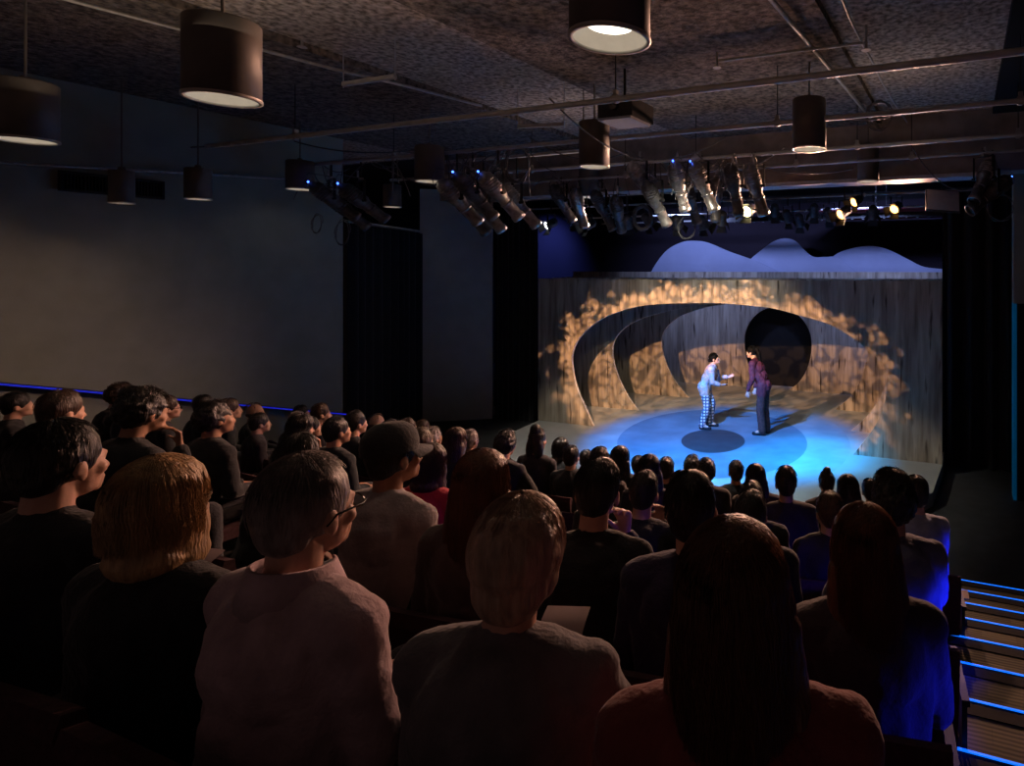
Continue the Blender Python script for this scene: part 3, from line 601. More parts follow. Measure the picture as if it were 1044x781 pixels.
FX = [ # left cluster
 (338, 203, 6.2, -20, 38, 'leftmost charcoal spotlight, blue indicator glowing on its back', 'spot', 'lens_off', 0, 1, G1),
 (368, 205, 6.2, -20, 38, 'charcoal spotlight with a blue indicator, right one of the leftmost cluster', 'spot', 'lens_off', 0, 1, G1),
 (352, 214, 6.75, -12, 38, 'charcoal spotlight hanging lowest in the leftmost cluster', 'spot', 'lens_off', 0, 0, G1),
 # second cluster
 (466, 203, 6.2, -22, 46, 'charcoal spotlight at the left end of the second cluster', 'spot', 'lens_off', 1, 0, G2),
 (482, 197, 6.2, -20, 46, 'spotlight with a blue indicator, left of the pair in the second cluster', 'spot', 'lens_off', 0, 1, G2),
 (508, 197, 6.2, -22, 46, 'spotlight with a blue indicator, right of the pair in the second cluster', 'spot', 'lens_off', 1, 1, G2),
 (493, 212, 6.75, -14, 46, 'worn grey spotlight low in the middle of the second cluster', 'spot', 'lens_off', 1, 0, G2),
 (527, 207, 6.75, -25, 46, 'worn grey spotlight at the right end of the second cluster', 'spot', 'lens_off', 1, 0, G2),
 (478, 215, 6.75, -10, 46, 'dark spotlight half hidden under the second cluster', 'spot', 'lens_off', 0, 0, G2),
 # central
 (572, 205, 8.8, -12, 52, 'charcoal spotlight left of the far middle pendant lamp', 'spot', 'lens_off', 0, 0, G3),
 (590, 210, 8.8, 14, 52, 'worn grey spotlight just behind the far middle pendant lamp', 'spot', 'lens_off', 1, 0, G3),
 (614, 212, 8.8, -30, 60, 'charcoal spotlight aimed steeply down right of the middle pendant lamps', 'spot', 'lens_off', 0, 0, G3),
 (630, 216, 8.8, 20, 46, 'small dark spotlight right of the middle pendant lamps', 'spot', 'lens_off', 0, 0, G3),
 (655, 185, 7.77, -35, 52, 'long worn grey spotlight slanting down to the right above the set', 'spot', 'lens_off', 1, 0, G3),
 (668, 205, 7.77, -15, 52, 'charcoal spotlight below the long slanting one', 'spot', 'lens_off', 0, 0, G3),
 (692, 187, 7.77, 0, 60, 'upright spotlight with a bright blue indicator, left of the central pair', 'spot', 'lens_off', 1, 1, G3),
 (716, 187, 7.77, -30, 60, 'tilted spotlight with a bright blue indicator, right of the central pair', 'spot', 'lens_off', 1, 1, G3),
 (704, 205, 8.8, 0, 52, 'charcoal spotlight behind and below the central pair', 'spot', 'lens_off', 0, 0, G3),
 (730, 200, 8.8, 25, 60, 'dark spotlight right of the central pair, turned away', 'spot', 'lens_off', 0, 0, G3),
 (748, 190, 7.77, 0, 60, 'slim charcoal spotlight left of the yellow lit lamp', 'spot', 'lens_off', 0, 0, G3),
 (770, 190, 7.77, -15, 60, 'worn grey spotlight above the yellow lit lamp', 'spot', 'lens_off', 1, 0, G3),
 # right
 (1003, 182, 8.8, 150, 52, 'large charcoal spotlight at the far right, pointing down left', 'spot', 'lens_off', 1, 0, 'spotlights at the far right'),
 (1012, 196, 8.8, 120, 38, 'dark spotlight with a blue indicator at the far right, behind another', 'spot', 'lens_off', 0, 1, 'spotlights at the far right')]
for a_ in FX: place_fx(*a_)
GP = 'small lamps above the stage'
PAR = [(562, 228, 10.0, 165, 28, 'small lamp shining white at the left end above the set', 'lens_white'), (601, 229, 10.0, 150, 28, 'small lamp shining white above the set, second from left', 'lens_white'),
 (584, 222, 10.0, 0, 46, 'small unlit lamp between the two white shining ones', 'lens_off'), (640, 226, 10.0, 20, 46, 'small unlit lamp under the long slanting spotlight', 'lens_off'),
 (660, 224, 10.0, -20, 46, 'small unlit lamp left of the central pair', 'lens_off'), (690, 226, 10.0, 10, 46, 'small unlit lamp hanging below the central pair', 'lens_off'), (716, 226, 10.0, -10, 46, 'small unlit lamp low at the right of the central pair', 'lens_off'),
 (736, 222, 10.0, 30, 46, 'small unlit lamp left of the yellow lit lamp', 'lens_off'),
 (764, 214, 8.8, 175, 20, 'round lamp shining bright yellow above the middle hill', 'lens_yellow'), (790, 214, 11.6, 10, 46, 'small unlit lamp right of the yellow lit lamp', 'lens_off'),
 (803, 220, 11.6, -20, 46, 'small unlit lamp above the pointed hill', 'lens_off'), (815, 224, 11.6, 0, 46, 'small unlit lamp hanging lowest over the pointed hill', 'lens_off'), (830, 214, 11.6, 15, 46, 'small unlit lamp left of the amber lamps', 'lens_off'), (845, 218, 11.6, -15, 46, 'small unlit lamp next to the amber lamps', 'lens_off'),
 (861, 216, 10.0, 150, 28, 'small lamp shining amber, the lower of two above the broad hill', 'lens_warm'), (874, 204, 11.6, 150, 28, 'small lamp shining amber, the upper of two above the broad hill', 'lens_warm'),
 (890, 216, 11.6, 10, 46, 'small unlit lamp between the amber lamps at right', 'lens_off'), (914, 211, 11.6, 160, 28, 'small lamp shining amber near the grey panel light', 'lens_warm')]
for px, py, Y, yaw, pit, lb, ln in PAR: place_fx(px, py, Y, yaw, pit, lb, 'par', ln, False, False, GP, PZ if Y < 9.5 else 4.85)
for i, (Y, z, lb) in enumerate(((10.0, 4.85, 'thin pipe directly behind the concrete beam'), (11.6, 4.85, 'thin pipe above the front of the set'), (13.2, 4.75, 'thin pipe above the middle of the set'), (15.0, 4.75, 'thin pipe above the back of the set'))):
    pipe_obj('stage_pipe', [(-10, Y, z), (0.6, Y, z)], 0.022, M['metal'], lb)
    for x in (-8.5, -5.0, -1.8):
        h = empty('pipe_hanger', (x, Y, z)); tag(h, 'hanger rod holding the %s' % lb, 'hanger', 'rods of the %s' % lb)
        MB().cyl((0, 0, 0.03), (0, 0, 5.7 - z), 0.006, n=8).build('rod', M['yoke'], h); MB().cyl((0, -.02, 0), (0, .02, 0), .035, n=12).build('clamp', M['conduit'], h)
# border strip light of small lamps
sb = empty('strip_light', (-3.6, 14.2, 4.62)); tag(sb, 'long strip light with a row of small white lamps above the set', 'strip light')
MB().box((-2.5, 0, 0), (3.2, 0.12, 0.12)).build('housing', M['yoke'], sb)
for i in range(22): MB().cyl((-2.4 + i * 0.25, 0.06, -0.02), (-2.4 + i * 0.25, 0.06, 0.0), 0.03).build('lamp', M['panel_face'], sb)
o = box_obj('ceiling_panel', (-3.2, 13.8, 4.78), (0.2, 16.6, 4.82), M['stripe']); tag(o, 'panel coloured as if red lit, hanging high over the right of the set', 'panel')
# panel light
pn = empty('panel_light', onY(961, 205, 9.9)); pn.rotation_euler = (math.radians(-28), math.radians(5), math.radians(12)); tag(pn, 'flat grey square panel light hanging at upper right', 'panel light')
MB().box((-0.26, -0.02, -0.20), (0.26, 0.02, 0.20)).build('housing', M['yoke'], pn); MB().box((-0.245, -0.026, -0.185), (0.245, -0.02, 0.185)).build('diffuser', M['panel_face'], pn)
MB().cyl((0, 0, 0.2), (0, 0.2, 0.5), 0.01).build('bracket', M['yoke'], pn)
# dark equipment box near the ceiling with lit lower edge
eb = empty('projector', onY(637, 122, 5.6)); tag(eb, 'dark box shaped projector hung right of the middle pendant lamp', 'projector')
MB().box((-0.21, -0.2, -0.02), (0.21, 0.25, 0.18)).build('housing', M['yoke'], eb); MB().box((-0.20, -0.215, -0.045), (0.20, 0.2, -0.02)).build('lower_edge', M['panel_face'], eb); MB().cyl((0, -0.2, .1), (0, -.24, .1), .05).build('lens', M['lens_off'], eb)
MB().cyl((0, 0, .22), (0, 0, .55), .015).build('mount', M['yoke'], eb)
# cables
def catenary(a, b_, sag, n=14): a = Vector(a); b_ = Vector(b_); return [a.lerp(b_, t / n) + Vector((0, 0, -sag * 4 * (t / n) * (1 - t / n))) for t in range(n + 1)]
CB = [((300, 144, 6.0), (440, 150, 6.2), .12, 'sagging grey cable left of the middle pendant lamp'), ((120, 150, 4.9), (300, 140, 5.2), .06, 'thin cable strung across the left pendant lamps'),
 ((560, 100, 4.9), (640, 158, 6.1), .08, 'cable dropping from the near pipe at centre'), ((640, 160, 7.5), (740, 140, 7.6), .15, 'cable sagging over the central cluster'),
 ((770, 168, 8.7), (870, 172, 8.7), .10, 'pale cable sagging below the third pipe'), ((730, 178, 8.7), (800, 150, 7.9), .10, 'cable looping left of the slim right pendant'),
 ((930, 150, 8.7), (995, 190, 9.0), .25, 'thin cable drooping to the far right spotlight'), ((390, 170, 6.4), (445, 190, 6.3), .05, 'cable between the two left clusters'),
 ((540, 140, 6.5), (640, 155, 6.5), .18, 'cable drooping beside the middle pendant lamp'), ((860, 120, 6.4), (925, 112, 6.4), .06, 'cable tied along the second pipe at right')]
for a_, b_, s_, lb in CB: pipe_obj('power_cable', catenary(onY(*a_), onY(*b_), s_), .009, M['cable'], lb, 'cable')
def coil(px, py, Y, r, label, turns=3, r_=0.008):
    c = onY(px, py, Y); pts = []
    for i in range(turns * 18 + 1):
        a = 2 * math.pi * i / 18; rr = r * (1 + 0.08 * math.sin(i * 0.9)); pts.append(c + Vector((rr * math.cos(a), 0.02 * math.sin(i * .3), rr * 1.15 * math.sin(a))))
    pipe_obj('cable_coil', pts, r_, M['cable'], label, 'cable coil')
coil(527, 168, 6.3, .20, 'round coil of black cable hung above the second cluster', 4); coil(349, 237, 6.5, .17, 'large loose cable loop under the leftmost cluster', 2); coil(323, 228, 6.4, .13, 'small cable loop at the left of the leftmost cluster', 2)
coil(896, 118, 6.3, .13, 'cable coil tied on the second pipe at right', 3); coil(700, 232, 8.8, .16, 'cable loop hanging below the central pair', 2, .006); coil(1020, 212, 8.9, .16, 'cable loop beside the far right spotlight', 2, .006)
coil(655, 222, 8.8, .17, 'dark bundled cable under the long slanting spotlight', 5, .02)
import itertools
rc = random.Random(3)
for (cx, cy, Y, n_, nm) in ((360, 188, 6.2, 12, 'leftmost'), (495, 178, 6.2, 18, 'second'), (700, 165, 7.77, 22, 'central'), (610, 195, 8.8, 12, 'middle')):
    for i in range(n_):
        a = onY(cx + rc.uniform(-45, 45), cy, Y); a.z = PZ - .02; c = a + Vector((rc.uniform(-.6, .6), rc.uniform(-.1, .1), rc.uniform(-.65, .0)))
        pts = catenary(a, c, rc.uniform(-.15, .25), 10); pipe_obj('loose_lead', pts, .0065, M['cable'], 'thin black lead tangled among the %s spotlights' % nm, 'cable', 'tangled leads of the %s cluster' % nm)

# ================================================================= PEOPLE
def head_prims(mb, H, face=True):
    def s(c, r): mb.sph(H @ Vector(c), r, H.to_3x3())
    def cp(a, b_, ra, rb): mb.cap(H @ Vector(a), H @ Vector(b_), ra, rb)
    s((0, -.012, .115), (.074, .092, .094)); s((0, .028, .07), (.060, .060, .085)); s((0, .036, .022), (.047, .048, .036)); s((0, .076, .006), .019)
    cp((0, .086, .085), (0, .102, .057), .009, .0125); s((0, .064, .045), (.032, .030, .032)); s((0, .070, .092), (.045, .020, .022)); cp((-.030, .076, .104), (.030, .076, .104), .011, .011)
    cp((-.017, .084, .031), (.017, .084, .031), .0085, .0085); cp((-.016, .082, .020), (.016, .082, .020), .009, .009)
    cp((-.042, .058, .065), (-.042, .058, .065), .02, .02); cp((.042, .058, .065), (.042, .058, .065), .02, .02)
    for sx in (-1, 1): s((sx * .076, -.008, .075), (.009, .019, .030)); cp((sx * .078, -.016, .098), (sx * .080, -.024, .07), .006, .006)
def hand_prims(mb, w, d, n, curl, side, sc=1.0):
    """w wrist, d pointing along the palm, n palm normal (fingers curl towards n)"""
    w = Vector(w); d = Vector(d).normalized(); n = Vector(n); n = (n - d * n.dot(d)).normalized(); x = d.cross(n) * side
    for k in (-1.2, -.4, .4, 1.2): mb.cap(w, w + d * .082 * sc + x * k * .021 * sc, .015 * sc, .0115 * sc)
    L = (.068, .078, .073, .056)
    for i, k in enumerate((-1.5, -.5, .5, 1.5)):
        p = w + d * .082 * sc + x * k * .0205 * sc; a = curl * (1 + .12 * i); dd = d + x * k * .06; dd.normalize()
        for j in range(3):
            ang = a * (j + 1) * .55; q = dd * math.cos(ang) + n * math.sin(ang); p2 = p + q * L[i] * (.44, .31, .25)[j] * sc
            mb.cap(p, p2, (.0092, .0085, .0078)[j] * sc, (.0085, .0078, .007)[j] * sc, 8); p = p2
    p = w + d * .022 * sc - x * .022 * sc; q = (d * .75 - x * .75 + n * .35).normalized(); p2 = p + q * .042 * sc; mb.cap(p, p2, .013 * sc, .0105 * sc, 8)
    q = (d * .95 - x * .25 + n * (.2 + curl * .5)).normalized(); p3 = p2 + q * .028 * sc; mb.cap(p2, p3, .0102 * sc, .009 * sc, 8); mb.cap(p3, p3 + (q + n * .3).normalized() * .022 * sc, .009 * sc, .0075 * sc, 8)
class Pose: pass
def seated(lean=0.05, hyaw=0.0, hpitch=0.0, htilt=0.0, arms='lap', slim=1.0):
    J = Pose(); J.pel = Vector((0, -.03, .55)); J.ch = Vector((0, -.02 + lean * .7, .86)); J.nk = Vector((0, .0 + lean, .995)); J.hd = J.nk + Vector((0, .022 + lean * .15, .055))
    J.H = Matrix.Translation(J.hd) @ Euler((-hpitch, htilt, hyaw), 'XYZ').to_matrix().to_4x4()
    J.sh = [Vector((s * .17 * slim, lean * .95, .93)) for s in (-1, 1)]
    if arms == 'lap':
        J.el = [Vector((s * .215, .02 + lean, .68)) for s in (-1, 1)]; J.wr = [Vector((s * .09, .24 + lean * .5, .625)) for s in (-1, 1)]; J.hdir = [Vector((-s * .55, .8, -.12)) for s in (-1, 1)]; J.hn = [Vector((0, -.1, -1))] * 2; J.curl = .5
    elif arms == 'fold':
        J.el = [Vector((s * .235, .10 + lean, .72)) for s in (-1, 1)]; J.wr = [Vector((-.02 * s, .24 + lean, .74 + .02 * s)) for s in (-1, 1)]; J.hdir = [Vector((-s, .1, .0)) for s in (-1, 1)]; J.hn = [Vector((0, -1, 0))] * 2; J.curl = .7
    elif arms == 'chin':
        J.el = [Vector((-.2, .03 + lean, .68)), Vector((.17, .17 + lean, .70))]; J.wr = [Vector((-.02, .24, .63)), Vector((.085, .17 + lean, .93))]; J.hdir = [Vector((.6, .75, -.1)), Vector((-.15, -.0, 1))]; J.hn = [Vector((0, 0, -1)), Vector((-.3, -1, 0))]; J.curl = .9
    J.hip = [Vector((s * .09, .0, .54)) for s in (-1, 1)]; J.kn = [Vector((s * .12, .42, .53)) for s in (-1, 1)]; J.an = [Vector((s * .12, .43, .10)) for s in (-1, 1)]; J.toe = [Vector((s * .135, .56, .04)) for s in (-1, 1)]; J.slim = slim; J.legr = 1.0
    return J
def torso(mb, J, g, w=1.0):
    k = J.slim * w; up = (J.nk - J.pel).normalized()
    mb.sph(J.pel, (.16 * k + g, .125 + g, .12 + g)); m = J.pel.lerp(J.ch, .5)
    mb.sph(m, (.135 * k + g, .108 + g, .15 + g)); mb.sph(J.ch, (.162 * k + g, .112 + g, .15 + g))
    c = (J.sh[0] + J.sh[1]) / 2; mb.cap(J.sh[0], c + Vector((0, -.01, .035)), .056 + g, .062 + g); mb.cap(J.sh[1], c + Vector((0, -.01, .035)), .056 + g, .062 + g)
    mb.cap(J.sh[0].lerp(c, .2) - Vector((0, 0, .05)), J.pel + Vector((-.08, 0, .05)), .06 + g, .07 + g); mb.cap(J.sh[1].lerp(c, .2) - Vector((0, 0, .05)), J.pel + Vector((.08, 0, .05)), .06 + g, .07 + g)
def body_mesh(J, vox, hands=True):
    mb = MB(); head_prims(mb, J.H); mb.cap(J.nk + Vector((0, -.012, -.02)), J.H @ Vector((0, -.025, .05)), .056, .052); mb.cap(J.nk + Vector((0, -.015, -.06)), J.nk, .075, .056)
    torso(mb, J, 0)
    for i in (0, 1):
        mb.cap(J.sh[i], J.el[i], .046, .036); mb.cap(J.el[i], J.wr[i], .037, .025); hand_prims(mb, J.wr[i], J.hdir[i], J.hn[i], J.curl, (-1, 1)[i])
        mb.cap(J.hip[i], J.kn[i], .078, .052); mb.cap(J.kn[i], J.an[i], .052, .036); mb.cap(J.an[i], J.toe[i], .036, .03)
    return remesh(mb, vox, 3)
def shirt_mesh(J, vox, g=.014, sleeve=1.0, fold=.014, hem=.0):
    mb = MB(); torso(mb, J, g); 
    for i in (0, 1):
        mb.cap(J.sh[i], J.el[i], .056 + g * .6, .046 + g * .5)
        if sleeve > .6: mb.cap(J.el[i], J.el[i].lerp(J.wr[i], .93), .047 + g * .5, .035 + g * .4)
        if hem: mb.cap(J.hip[i] + Vector((0, 0, .05)), J.hip[i].lerp(J.kn[i], hem), .11, .10)
    mb.cap(J.nk + Vector((0, -.012, -.055)), J.nk + Vector((0, -.008, .0)), .085, .064)
    return remesh(mb, vox, 3, fold, .07)
def trouser_mesh(J, vox, flare=0.0):
    mb = MB(); mb.sph(J.pel, (.168 * J.slim, .135, .115))
    for i in (0, 1): mb.cap(J.hip[i], J.kn[i], .092, .070 + flare * .5); mb.cap(J.kn[i], J.an[i] + Vector((0, 0, .0)), .068 + flare * .5, .058 + flare)
    return remesh(mb, vox, 3, .012, .08)
def shoe_mesh(J, i, vox):
    mb = MB(); a = J.an[i]; d = (J.toe[i] - a); d.z = 0; d.normalize(); z = a.z - .062
    mb.cap(a - d * .03 + Vector((0, 0, -.02)), a + Vector((0, 0, -.03)), .045, .045); mb.cap(Vector((a.x, a.y, z)) - d * .03, Vector((a.x, a.y, z - .004)) + d * .17, .040, .034); return remesh(mb, vox, 2)
def hair_mesh(J, style, vox, strands=0, seed=1, sr=.0011):
    H = J.H; mb = MB()
    def s(c, r): mb.sph(H @ Vector(c), r, H.to_3x3())
    def down(c): # hair below the neck hangs in the body frame
        p = H @ Vector((c[0], c[1], min(c[2], 0))) if c[2] < 0 else H @ Vector(c); return p
    R0 = (.084, .100, .100); Cc = Vector((0, -.02, .122)); disp = .006; ds = .03
    if style != 'bald': s(Cc, R0)
    if style == 'short': s((0, -.052, .075), (.068, .056, .065))
    if style == 'curly': s((0, -.045, .11), (.098, .095, .10)); disp = .03; ds = .025
    if style == 'full': s((0, -.028, .122), (.100, .112, .106)); s((0, -.058, .062), (.080, .060, .085)); s((-.06, -.02, .07), (.030, .05, .055)); s((.06, -.02, .07), (.030, .05, .055))
    if style == 'bald': s((0, -.045, .075), (.081, .066, .040))
    if style in ('bob', 'long'):
        s((0, -.055, .06), (.085, .062, .11)); s((-.068, -.012, .045), (.03, .06, .10)); s((.068, -.012, .045), (.03, .06, .10)); s((0, -.01, .14), (.094, .102, .088))
    if style == 'bob': s((0, -.055, -.015), (.09, .06, .055)); s((-.07, -.005, -.02), (.028, .05, .045)); s((.07, -.005, -.02), (.028, .05, .045))
    if style == 'long':
        for k in (-1, -.66, -.33, 0, .33, .66, 1):
            y_ = -.03 - .05 * (1 - k * k); L_ = -.16 - .07 * (1 - abs(k)); mb.cap(H @ Vector((k * .068, y_, .05)), H @ Vector((k * .080, y_ - .02, -.08)), .045, .044); mb.cap(H @ Vector((k * .080, y_ - .02, -.08)), H @ Vector((k * .070, y_ - .03, L_)), .044, .026)
    if style == 'bun': s((0, -.06, .07), (.065, .05, .06)); s((0, -.03, .232), (.042, .042, .036)); 
    if style == 'updo': s((0, -.06, .07), (.065, .05, .06)); s((0, -.05, .21), (.06, .06, .06)); s((-.05, -.06, .02), (.05, .05, .12)); s((.05, -.06, .02), (.05, .05, .12))
    if style == 'pony':
        s((0, -.05, .08), (.066, .052, .06)); mb.cap(H @ Vector((0, -.115, .15)), H @ Vector((0, -.15, .06)), .035, .036); mb.cap(H @ Vector((0, -.15, .06)), H @ Vector((0.0, -.15, -.08)), .042, .046); mb.cap(H @ Vector((0, -.15, -.08)), H @ Vector((0.0, -.17, -.24)), .046, .026)
    if style == 'low_bun': s((0, -.05, .08), (.066, .052, .06)); s((0, -.12, .07), (.035, .03, .035))
    me = remesh(mb, vox, 3, disp, ds)
    if strands:
        out = MB(); out.v = [tuple(v.co) for v in me.vertices]; out.f = [tuple(p.vertices) for p in me.polygons]; out.m = [0] * len(out.f); out.sm = [True] * len(out.f)
        rg = random.Random(seed)
        for _ in range(strands):
            a = rg.uniform(0, 2 * math.pi); front = math.sin(a) # +1 faces forward
            if style in ('long', 'bob'):
                if front > .55 and rg.random() < .7: a += math.pi; front = -front
                phi1 = math.radians(92); tail = (.24 if style == 'long' else .09) * rg.uniform(.75, 1.1)
                if front > .3: tail *= .35
            else: phi1 = math.radians(60 if front > .3 else 112) * rg.uniform(.6, 1.03); tail = 0
            phi0 = rg.uniform(.05, .6 if style in ('long', 'bob') else max(.1, phi1 - .35)); 
            if not tail: phi1 = min(phi1, phi0 + .5)
            Rr = [x * 1.0 for x in (R0 if style in ('short', 'bun', 'pony', 'low_bun', 'updo') else (.093, .108, .106))]; k = rg.uniform(.97, 1.045); pts = []
            w1 = rg.uniform(-1, 1); 
            for t in range(6):
                ph = phi0 + (phi1 - phi0) * t / 5; aa = a + .12 * w1 * t / 5; kk = k + (.03 * t / 5 * rg.random() if not tail else 0)
                pts.append(H @ (Cc + Vector((Rr[0] * math.sin(ph) * math.cos(aa), Rr[1] * math.sin(ph) * math.sin(aa), Rr[2] * math.cos(ph))) * kk + (Vector((0, -.0, 0)))))
            if tail:
                l = H.inverted() @ pts[-1]
                for t in range(1, 7):
                    f = t / 6; wv = .006 * math.sin(f * 7 + w1 * 5); pts.append(H @ Vector((l.x * (1 + .04 * math.sin(f * 3)) + wv, l.y - .03 * f * (style == 'long') + (-.0 if l.y < 0 else -.02 * f), l.z - tail * f)))
            if style == 'curly': pts = [p + Vector((rg.uniform(-.008, .008), rg.uniform(-.008, .008), rg.uniform(-.008, .008))) for p in pts]
            n_ = len(pts); out.tube(pts, sr, 3, [sr * (1 - .7 * i / n_) for i in range(n_)])
        bpy.data.meshes.remove(me); me = out.mesh('hair')
    return me
def cap_mesh(J):
    mb = MB(); H = J.H; vs = []; n = 28
    for ri, (r, z) in enumerate(((1.03, .0), (1.04, .03), (.98, .065), (.82, .09), (.55, .108), (.2, .115))):
        for i in range(n): t = 2 * math.pi * i / n; vs.append(H @ Vector((.09 * r * math.cos(t), -.02 + .106 * r * math.sin(t), .118 + z)))
    fs = [(k * n + i, k * n + (i + 1) % n, (k + 1) * n + (i + 1) % n, (k + 1) * n + i) for k in range(5) for i in range(n)] + [tuple(range(5 * n, 6 * n))]
    mb.add(vs, fs); 
    return mb.mesh('cap')
def brim_mesh(J):
    mb = MB(); H = J.H; n = 14; vs = []
    for z in (0, .006):
        for k in range(3):
            for i in range(n + 1):
                t = math.radians(20 + 140 * i / n); rr = 1.0 + (0, .4, .8)[k]; x = .086 * math.cos(t) * (1 + .0 * k); y = -.02 + .104 * math.sin(t) + (0, .035, .07)[k] * math.sin(t) ** .6
                vs.append(H @ Vector((x, y, .120 + z - .012 * k - .02 * (math.cos(t) ** 2) * k / 2)))
    w_ = n + 1; fs = []
    for k in range(2):
        for i in range(n): a = k * w_ + i; fs += [(a, a + 1, a + w_ + 1, a + w_), (a + 3 * w_ + w_, a + 3 * w_ + w_ + 1, a + 3 * w_ + 1, a + 3 * w_)]
    for i in range(n): a = 2 * w_ + i; fs.append((a, a + 1, a + 3 * w_ + 1, a + 3 * w_))
    mb.add(vs, fs); return mb.mesh('brim')
def glasses_mesh(J):
    H = J.H; mb = MB()
    for sx in (-1, 1):
        pts = [H @ Vector((sx * .031 + .020 * math.cos(t * math.pi / 8), .094, .086 + .015 * math.sin(t * math.pi / 8))) for t in range(17)]; mb.tube(pts, .0022, 6)
        mb.tube([H @ Vector((sx * .055, .096, .092)), H @ Vector((sx * .076, .07, .092)), H @ Vector((sx * .083, -.0, .092)), H @ Vector((sx * .084, -.025, .075))], .0022, 6)
    mb.tube([H @ Vector((-.01, .099, .09)), H @ Vector((.01, .099, .09))], .002, 6); return mb.mesh('glasses')
def eyes(J, parent):
    for sx in (-1, 1):
        e = MB(); e.sph(J.H @ Vector((sx * .029, .079, .086)), .0115); e.build('eye', M['eye'], parent)
def collar_mesh(J, h=.035):
    mb = MB(); vs = []; n = 32
    for r, z in ((.080, -.02), (.073, h + .012), (.080, h + .010), (.108, -.035)):
        for i in range(n): t = math.pi * .5 + .35 + (2 * math.pi - .7) * i / (n - 1); vs.append(J.nk + Vector((r * math.cos(t), r * math.sin(t) * 1.0 - .006, z + .012 * math.sin(t) * -1 + .0)))
    fs = [(k * n + i, k * n + i + 1, (k + 1) * n + i + 1, (k + 1) * n + i) for k in range(3) for i in range(n - 1)]; fs += [(3 * n + i, 3 * n + i + 1, i + 1, i) for i in range(n - 1)]
    mb.add(vs, fs); return mb.mesh('collar')
M['eye'] = mat('eye_white', (0.5, 0.45, 0.42), 0.2, noise=0.1, nscale=5)
M['glasses'] = mat('spectacle_frame', (0.03, 0.03, 0.03), 0.25, 0.3, noise=0.1)
POSES = {'a': seated(.03, .05, .02), 'b': seated(.10, .15, .10, .05, 'fold'), 'c': seated(.06, -.12, .0, -.06, 'lap'), 'd': seated(.14, .0, .16, .04, 'chin', .95), 'e': seated(.0, .2, -.03, .0, 'lap', .92)}
cache = {}
def cached(key, fn):
    if key not in cache: cache[key] = fn()
    return cache[key]
SK = {'fair': (0.60, 0.35, 0.26), 'tan': (0.42, 0.23, 0.15), 'dark': (0.16, 0.085, 0.055)}
HC = {'black': (0.018, 0.014, 0.013), 'brown': (0.07, 0.035, 0.02), 'auburn': (0.16, 0.06, 0.028), 'blonde': (0.55, 0.34, 0.16), 'grey': (0.32, 0.27, 0.26), 'sand': (0.55, 0.37, 0.27)}
# seat
def make_seat():
    t = empty('theatre_seat')
    def cushion(lo, hi, b_=.03):
        m = MB(); m.box(lo, hi); o_ = m.mesh('c'); return o_
    s = MB(); 
    for i, (w_, z_) in enumerate(((.20, .36), (.215, .38), (.22, .42), (.20, .448))): pass
    prof = [(-.17, .37), (.27, .37), (.30, .40), (.29, .44), (.24, .455), (-.15, .44)]
    n = len(prof); vs = [(sx * .215, y, z) for sx in (-1, 1) for y, z in prof]; s.add(vs, [tuple(range(n)), tuple(range(n, 2 * n))[::-1]] + [(i, n + i, n + (i + 1) % n, (i + 1) % n) for i in range(n)], False); s.build('seat', M['seat'], t)
    s = MB(); prof = [(-.15, .42), (-.20, .42), (-.245, .60), (-.275, .80), (-.262, .84), (-.225, .83), (-.195, .62)]
    n = len(prof); vs = [(sx * .20, y, z) for sx in (-1, 1) for y, z in prof]; s.add(vs, [tuple(range(n)), tuple(range(n, 2 * n))[::-1]] + [(i, n + i, n + (i + 1) % n, (i + 1) % n) for i in range(n)], False); s.build('backrest', M['seat'], t)
    for sx in (-1, 1):
        s = MB(); s.box((sx * .235 - .015, -.18, .58), (sx * .235 + .015, .16, .605)); s.build('armrest', M['seat_frame'], t)
        s = MB(); s.box((sx * .235 - .01, -.15, .0), (sx * .235 + .01, -.05, .58)); s.box((sx * .235 - .03, -.18, 0), (sx * .235 + .03, .06, .02)); s.build('leg', M['seat_frame'], t)
    return t
seat0 = None
npeople = [0]
